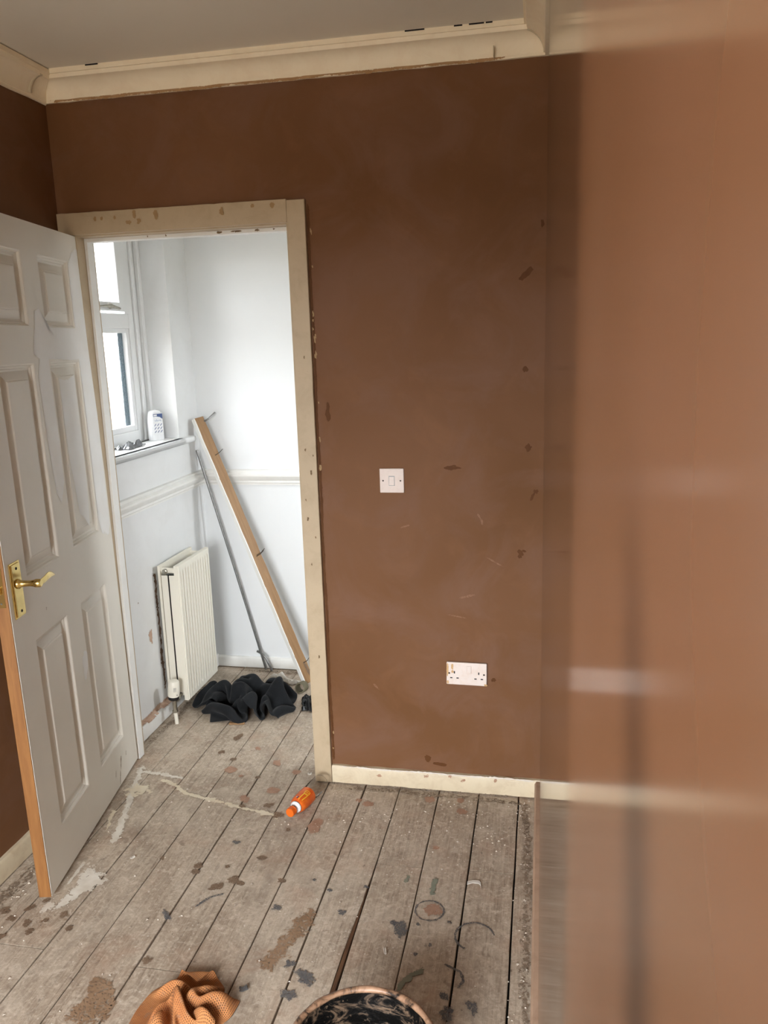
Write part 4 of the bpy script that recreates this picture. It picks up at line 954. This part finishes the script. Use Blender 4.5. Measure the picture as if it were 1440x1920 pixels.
on_label('printed_letter',[(A0+0.52,0.092),(A0+0.54,0.100),(A0+0.52,0.108)],0.0022,M_yel)
on_label('printed_mark',[(A0-0.34,0.054),(A0-0.30,0.060),(A0-0.34,0.065)],0.005,M_navy)
on_label('printed_mark',[(A0-0.42,0.058),(A0-0.40,0.062)],0.003,M_whiteplastic)

# ---------------------------------------------------------------- plasterer's bucket
bk=thing('bucket',(-0.358,-1.385,0.0)); tag(bk,'black plastic builder bucket smeared with wet plaster, cut off by the bottom edge','bucket')
m, nt, p, out = newmat('plaster_smeared_plastic'); n=noise_n(nt,coords(nt,(1,1,2.2)),11,6,0.7,2.2); n2=noise_n(nt,coords(nt),60,4,0.6)
c=mixc(nt,step(nt,n,0.52,0.66),lin((18,17,16)),lin((120,98,78))); c=mixc(nt,math_n(nt,'MULTIPLY',step(nt,n2,0.62,0.7),0.5),c,lin((150,128,106)))
nt.links.new(c,p.inputs['Base Color']); nt.links.new(ramp(nt,n,[(0.4,(0.18,)*3),(0.6,(0.5,)*3)]),p.inputs['Roughness']); bump(nt,p,n,0.4,0.004); M_bucket=m
m, nt, p, out = newmat('plaster_caked_rim'); n=noise_n(nt,coords(nt),24,5,0.65,1.0)
nt.links.new(ramp(nt,n,[(0.38,lin((34,28,24))),(0.50,lin((150,116,90))),(0.7,lin((190,152,124)))]),p.inputs['Base Color']); p.inputs['Roughness'].default_value=0.4; bump(nt,p,n,0.4,0.003); M_rim=m
MB().lathe([(0.0,0.001),(0.118,0.001),(0.122,0.008),(0.152,0.236),(0.148,0.236),(0.119,0.014),(0.0,0.012)],56,caps=False).build('tub',M_bucket,bk,smooth=True,angle=50)
mb=MB(); n_=72; rows=[]
for k in range(n_+1):
    a=2*math.pi*k/n_; w_=0.002*noise.noise(Vector((math.cos(a)*4,math.sin(a)*4,1)))
    rows.append([((0.1545+(0.0075+w_)*math.cos(t_))*math.cos(a),(0.1545+(0.0075+w_)*math.cos(t_))*math.sin(a),0.241+(0.0065+w_)*math.sin(t_)) for t_ in [2*math.pi*q/10 for q in range(10)]])
mb.sweep(rows,caps=False); mb.build('rim',M_rim,bk,smooth=True)
MB().lathe([(0.0,0.085),(0.06,0.088),(0.11,0.084),(0.127,0.094)],48,caps=False).build('wet_plaster',M_bucket,bk,smooth=True)
for sg in (-1,1):
    MB().lathe([(0.014,0),(0.014,0.008),(0.006,0.010)],14,M=Matrix.Translation((sg*0.150,0,0.205))@Matrix.Rotation(sg*math.pi/2,4,'Y')).build('handle_lug',M_black,bk)
mb=MB(); mb.tube([(0.160*math.cos(t_),-0.16*math.sin(t_),0.205+0.03*math.sin(t_)-0.02) for t_ in [math.pi*k/20 for k in range(21)]],0.003,8); mb.build('handle',M_steel,bk,smooth=True)

# ---------------------------------------------------------------- marks on the floor
fz=lambda a,b:(a,b,0.0012)
fz2=lambda a,b:(a,b,0.0016)
streak('paint_stripe',[(-1.600,0.02),(-1.555,-0.13),(-1.515,-0.26),(-1.475,-0.38),(-1.440,-0.52)],0.040,fz,F_white,fl,1)
streak('paint_stripe',[(-1.60,-0.05),(-1.55,-0.045),(-1.46,-0.055),(-1.36,-0.07)],0.030,fz2,F_white,fl,2)
streak('paint_stripe',[(-1.47,-0.085),(-1.40,-0.115),(-1.33,-0.165),(-1.24,-0.19),(-1.13,-0.215),(-1.03,-0.24),(-0.92,-0.265)],0.034,fz,F_cream,fl,3)
blob('paint_patch',[(-1.60,-0.14),(-1.53,-0.10),(-1.47,-0.13),(-1.46,-0.18),(-1.51,-0.24),(-1.57,-0.22)],fz,F_cream,fl,0.3,3,2)
streak('paint_stripe',[(-1.545,-0.30),(-1.53,-0.36),(-1.505,-0.44)],0.03,fz2,F_cream,fl,4)
blob('paint_patch',[(-1.475,-0.60),(-1.40,-0.615),(-1.36,-0.68),(-1.39,-0.77),(-1.43,-0.84),(-1.455,-0.84),(-1.455,-0.72)],fz,F_white,fl,0.25,3,5)
blob('paint_patch',ellipse(-1.478,-0.83,0.022,0.035,-0.4),fz,F_white,fl,0.25,3,6)
streak('paint_stripe',[(-1.487,-0.60),(-1.482,-0.66),(-1.476,-0.73)],0.016,fz,F_white,fl,5)
def ring(cx,cy,r,t0,t1,w_,seed):
    n=18; full=abs(t1-t0)>6.2
    streak('ring_stain',[(cx+r*math.cos(t0+(t1-t0)*k/n),cy+r*math.sin(t0+(t1-t0)*k/n)) for k in range(n if full else n+1)],w_,fz,F_dark,fl,seed,closed=full)
ring(-0.320,-0.662,0.043,0,2*math.pi,0.009,1)
ring(-0.178,-0.748,0.056,0.2,4.3,0.011,2)
blob('paint_blot',[(-0.44,-0.715),(-0.40,-0.70),(-0.365,-0.735),(-0.365,-0.775),(-0.385,-0.80),(-0.41,-0.775),(-0.42,-0.74)],fz,F_dark,fl,0.15,3,1)
blob('pink_patch',ellipse(-0.310,-0.655,0.032,0.038),lambda a,b:(a,b,0.0010),F_pink,fl,0.3,3,2)
streak('paint_stripe',[(-0.258,-0.86),(-0.205,-0.885),(-0.195,-0.915),(-0.21,-0.945)],0.012,fz,F_dark,fl,7)
for k,(x,y,rx,ry) in enumerate(((-0.225,-1.03,0.022,0.028),(-0.165,-0.995,0.016,0.034),(-0.24,-0.97,0.015,0.02),(-0.61,-0.97,0.030,0.045),(-0.645,-1.03,0.02,0.03),(-0.67,-0.93,0.014,0.02),(-0.345,-0.725,0.008,0.010),(-0.255,-0.70,0.014,0.006),(-0.30,-0.80,0.006,0.008),(-0.335,-0.84,0.008,0.008),(-0.64,-0.62,0.010,0.010),(-0.70,-0.58,0.008,0.008),(-0.78,-0.72,0.018,0.016),(-0.58,-0.71,0.016,0.016),(-1.10,-0.80,0.03,0.012),(-1.02,-0.43,0.014,0.014),(-0.46,-1.02,0.018,0.014),(-0.53,-0.585,0.010,0.01))):
    blob('paint_blot',ellipse(x,y,rx,ry,0.4*k),fz,F_dark,fl,0.35,2,k)
for k,(x,y,rx,ry) in enumerate(((-0.776,-0.305,0.030,0.050),(-0.40,-0.075,0.022,0.03),(-0.275,-0.135,0.024,0.026),(-0.285,-0.065,0.02,0.018),(-0.66,-0.12,0.014,0.014),(-0.34,-0.36,0.012,0.014),(-0.62,-0.14,0.02,0.03),(-1.05,0.10,0.03,0.02),(-1.17,0.20,0.02,0.012),(-0.95,0.04,0.02,0.02),(-1.22,0.02,0.03,0.03),(-1.16,-0.02,0.012,0.01),(-1.0,-0.10,0.03,0.03),(-1.09,-0.17,0.022,0.03))):
    blob('plaster_spot',ellipse(x,y,rx,ry,0.3*k),fz2,F_pink,fl,0.2,2,k)
for k,(x,y,rx,ry) in enumerate(((-0.955,-0.62,0.022,0.022),(-1.00,-0.66,0.028,0.02),(-0.93,-0.63,0.014,0.018),(-1.0,-0.56,0.010,0.014),(-0.985,-0.20,0.018,0.026),(-0.93,-0.255,0.024,0.022),(-1.08,-0.22,0.018,0.014),(-1.235,-0.55,0.010,0.012),(-1.10,-0.57,0.016,0.018),(-1.095,-0.60,0.014,0.018),(-0.905,-0.50,0.012,0.02),(-1.53,-0.84,0.012,0.024),(-1.56,-0.89,0.020,0.014),(-1.50,-0.90,0.014,0.02),(-1.47,-0.93,0.018,0.016),(-1.54,-0.96,0.02,0.012),(-1.41,-0.85,0.018,0.014),(-1.45,-0.88,0.010,0.016),(-1.50,-0.80,0.012,0.014),(-1.60,-0.86,0.02,0.02),(-1.36,-0.90,0.012,0.016),(-0.80,-0.60,0.014,0.02),(-1.24,0.10,0.014,0.018),(-1.31,0.15,0.02,0.018),(-1.09,-0.02,0.012,0.014),(-1.29,0.28,0.02,0.04),(-0.865,-0.335,0.010,0.014),(-1.07,-0.98,0.016,0.018))):
    blob('brown_spot',ellipse(x,y,rx,ry,0.5*k),fz2,F_spot,fl,0.25,2,k)
streak('brown_smear',[(-0.665,-0.70),(-0.69,-0.80),(-0.715,-0.90),(-0.75,-0.97)],0.085,fz,F_brown,fl,11)
blob('brown_smear',[(-1.20,-1.03),(-1.13,-1.01),(-1.09,-1.08),(-1.07,-1.2),(-1.13,-1.28),(-1.2,-1.2)],fz,F_brown,fl,0.2,3,12)
streak('green_streak',[(-0.318,-0.50),(-0.322,-0.56),(-0.325,-0.60)],0.03,fz,F_green,fl,13)
streak('green_streak',[(-0.365,-0.98),(-0.34,-0.92),(-0.30,-0.89)],0.028,fz,F_green,fl,14)
streak('green_streak',[(-0.42,-0.56),(-0.40,-0.50)],0.02,fz,F_green,fl,15)
streak('dark_streak',[(-1.03,-0.76),(-1.00,-0.71),(-0.955,-0.68)],0.014,fz,F_dark,fl,16)
# dark speckled film along the skirtings and in the right-hand corner
streak('dark_speckle',[(-0.045,-0.04),(-0.05,-0.12),(-0.042,-0.25),(-0.035,-0.45),(-0.035,-0.8),(-0.03,-1.2),(-0.04,-1.6)],0.050,fz,F_speckle,fl,21)
streak('dark_speckle',[(-0.76,-0.045),(-0.55,-0.04),(-0.35,-0.045),(-0.15,-0.05),(-0.05,-0.06)],0.045,fz,F_speckle,fl,22)
streak('dark_speckle',[(-1.655,0.14),(-1.655,0.3),(-1.64,0.42),(-1.655,0.6),(-1.655,0.85)],0.05,fz,F_speckle,fl,24)
streak('dark_speckle',[(-1.63,-0.55),(-1.64,-0.75),(-1.63,-0.95),(-1.64,-1.3)],0.09,fz,F_speckle,fl,25)
streak('dark_speckle',[(-1.60,0.985),(-1.35,0.98),(-1.1,0.985),(-0.9,0.98)],0.05,fz,F_speckle,fl,26)

# loose scraps
def chip(name,x,y,lx,ly,h,rot,mat,lab,cat,seed,curl=0.0):
    mb=MB(); n=6; ids=[]; rnd=random.Random(seed)
    for j in range(n):
        r=[]
        for i in range(n):
            u_=i/(n-1)-0.5; v_=j/(n-1)-0.5
            r.append(mb.vert((u_*lx*(1+0.3*noise.noise(Vector((v_*3,seed,0)))), v_*ly*(1+0.3*noise.noise(Vector((u_*3,seed,3)))), 0.002+h*(abs(u_*2)**2*0.8+0.2*abs(noise.noise(Vector((u_*4,v_*4,seed))))))))
        ids.append(r)
    for j in range(n-1):
        for i in range(n-1): mb.face((ids[j][i],ids[j][i+1],ids[j+1][i+1],ids[j+1][i]))
    ob=mb.build(name,mat); ob.location=(x,y,0.0); ob.rotation_euler=(0,0,rot); s=ob.modifiers.new('thick','SOLIDIFY'); s.thickness=0.0015; s.offset=1
    return tag(ob,lab,cat)
cl=MB(); cl.sweep([[(x+dx,y+dy,z) for dx,dy,z in ((0,-0.006,0.002),(0,0.006,0.002),(0,0.006,0.0055),(0,-0.006,0.0055))] for x,y in ((-0.022,0.0),(-0.006,0.010),(0.012,0.010),(0.020,0.002),(0.022,-0.016))])
co=cl.build('paint_curl',M_paper); co.location=(-0.198,-0.525,0); tag(co,'curled strip of cream peeled paint on the floorboards near the right-hand wall','paint scrap')
chip('foil_scrap',-0.765,-1.035,0.022,0.016,0.006,0.5,M_foil,'small shiny foil scrap beside the mesh scrim cloth','foil scrap',3)
chip('plaster_chip',-0.892,0.030,0.016,0.010,0.006,0.2,M_paper,'white plaster chip on the floor at the foot of the doorway','plaster chip',5)
chip('paint_flake',-0.42,-0.845,0.008,0.022,0.004,0.3,M_paper,'tiny white paint flake beside the wide floorboard gap','paint flake',7)
chip('paint_flake',-1.335,-0.565,0.016,0.008,0.003,0.9,M_paper,'tiny white paint flake on the boards right of the open door','paint flake',8)
mb=MB(); rg=random.Random(9)
for k in range(900):
    zone=rg.random()
    if zone<0.35: x,y=rg.uniform(-1.62,-0.03),rg.uniform(-1.3,-0.05)
    elif zone<0.55: x,y=rg.uniform(-0.8,-0.03),rg.uniform(-0.35,-0.03)
    elif zone<0.75: x,y=rg.uniform(-1.66,-0.9),rg.uniform(0.12,0.98)
    elif zone<0.88: x,y=-0.03-abs(rg.gauss(0,0.03)),rg.uniform(-1.3,-0.03)
    else: x,y=-1.64+abs(rg.gauss(0,0.05)),rg.uniform(-1.1,-0.5)
    if -1.66<x<-1.05 and 0.36<y<0.90: continue
    if -1.12<x<-0.66 and -1.4<y<-0.94: continue
    s_=rg.choice((0.0012,0.0016,0.002,0.0028,0.004)); a=rg.uniform(0,6.28); b=len(mb.v)
    for q in range(3): mb.vert((x+s_*rg.uniform(0.6,1.5)*math.cos(a+q*2.1),y+s_*rg.uniform(0.6,1.5)*math.sin(a+q*2.1),0.0008))
    mb.vert((x+s_*0.2,y,0.0008+s_*rg.uniform(0.5,1.0)))
    for q in ((0,1,3),(1,2,3),(2,0,3),(0,2,1)): mb.face([b+i for i in q])
M_crumb=plain('plaster_crumb',(208,198,184),0.85,0,0.12,200)
cr_=mb.build('plaster_crumbs',M_crumb); tag(cr_,'pale plaster and paint crumbs strewn over the floorboards','debris',kind='stuff')
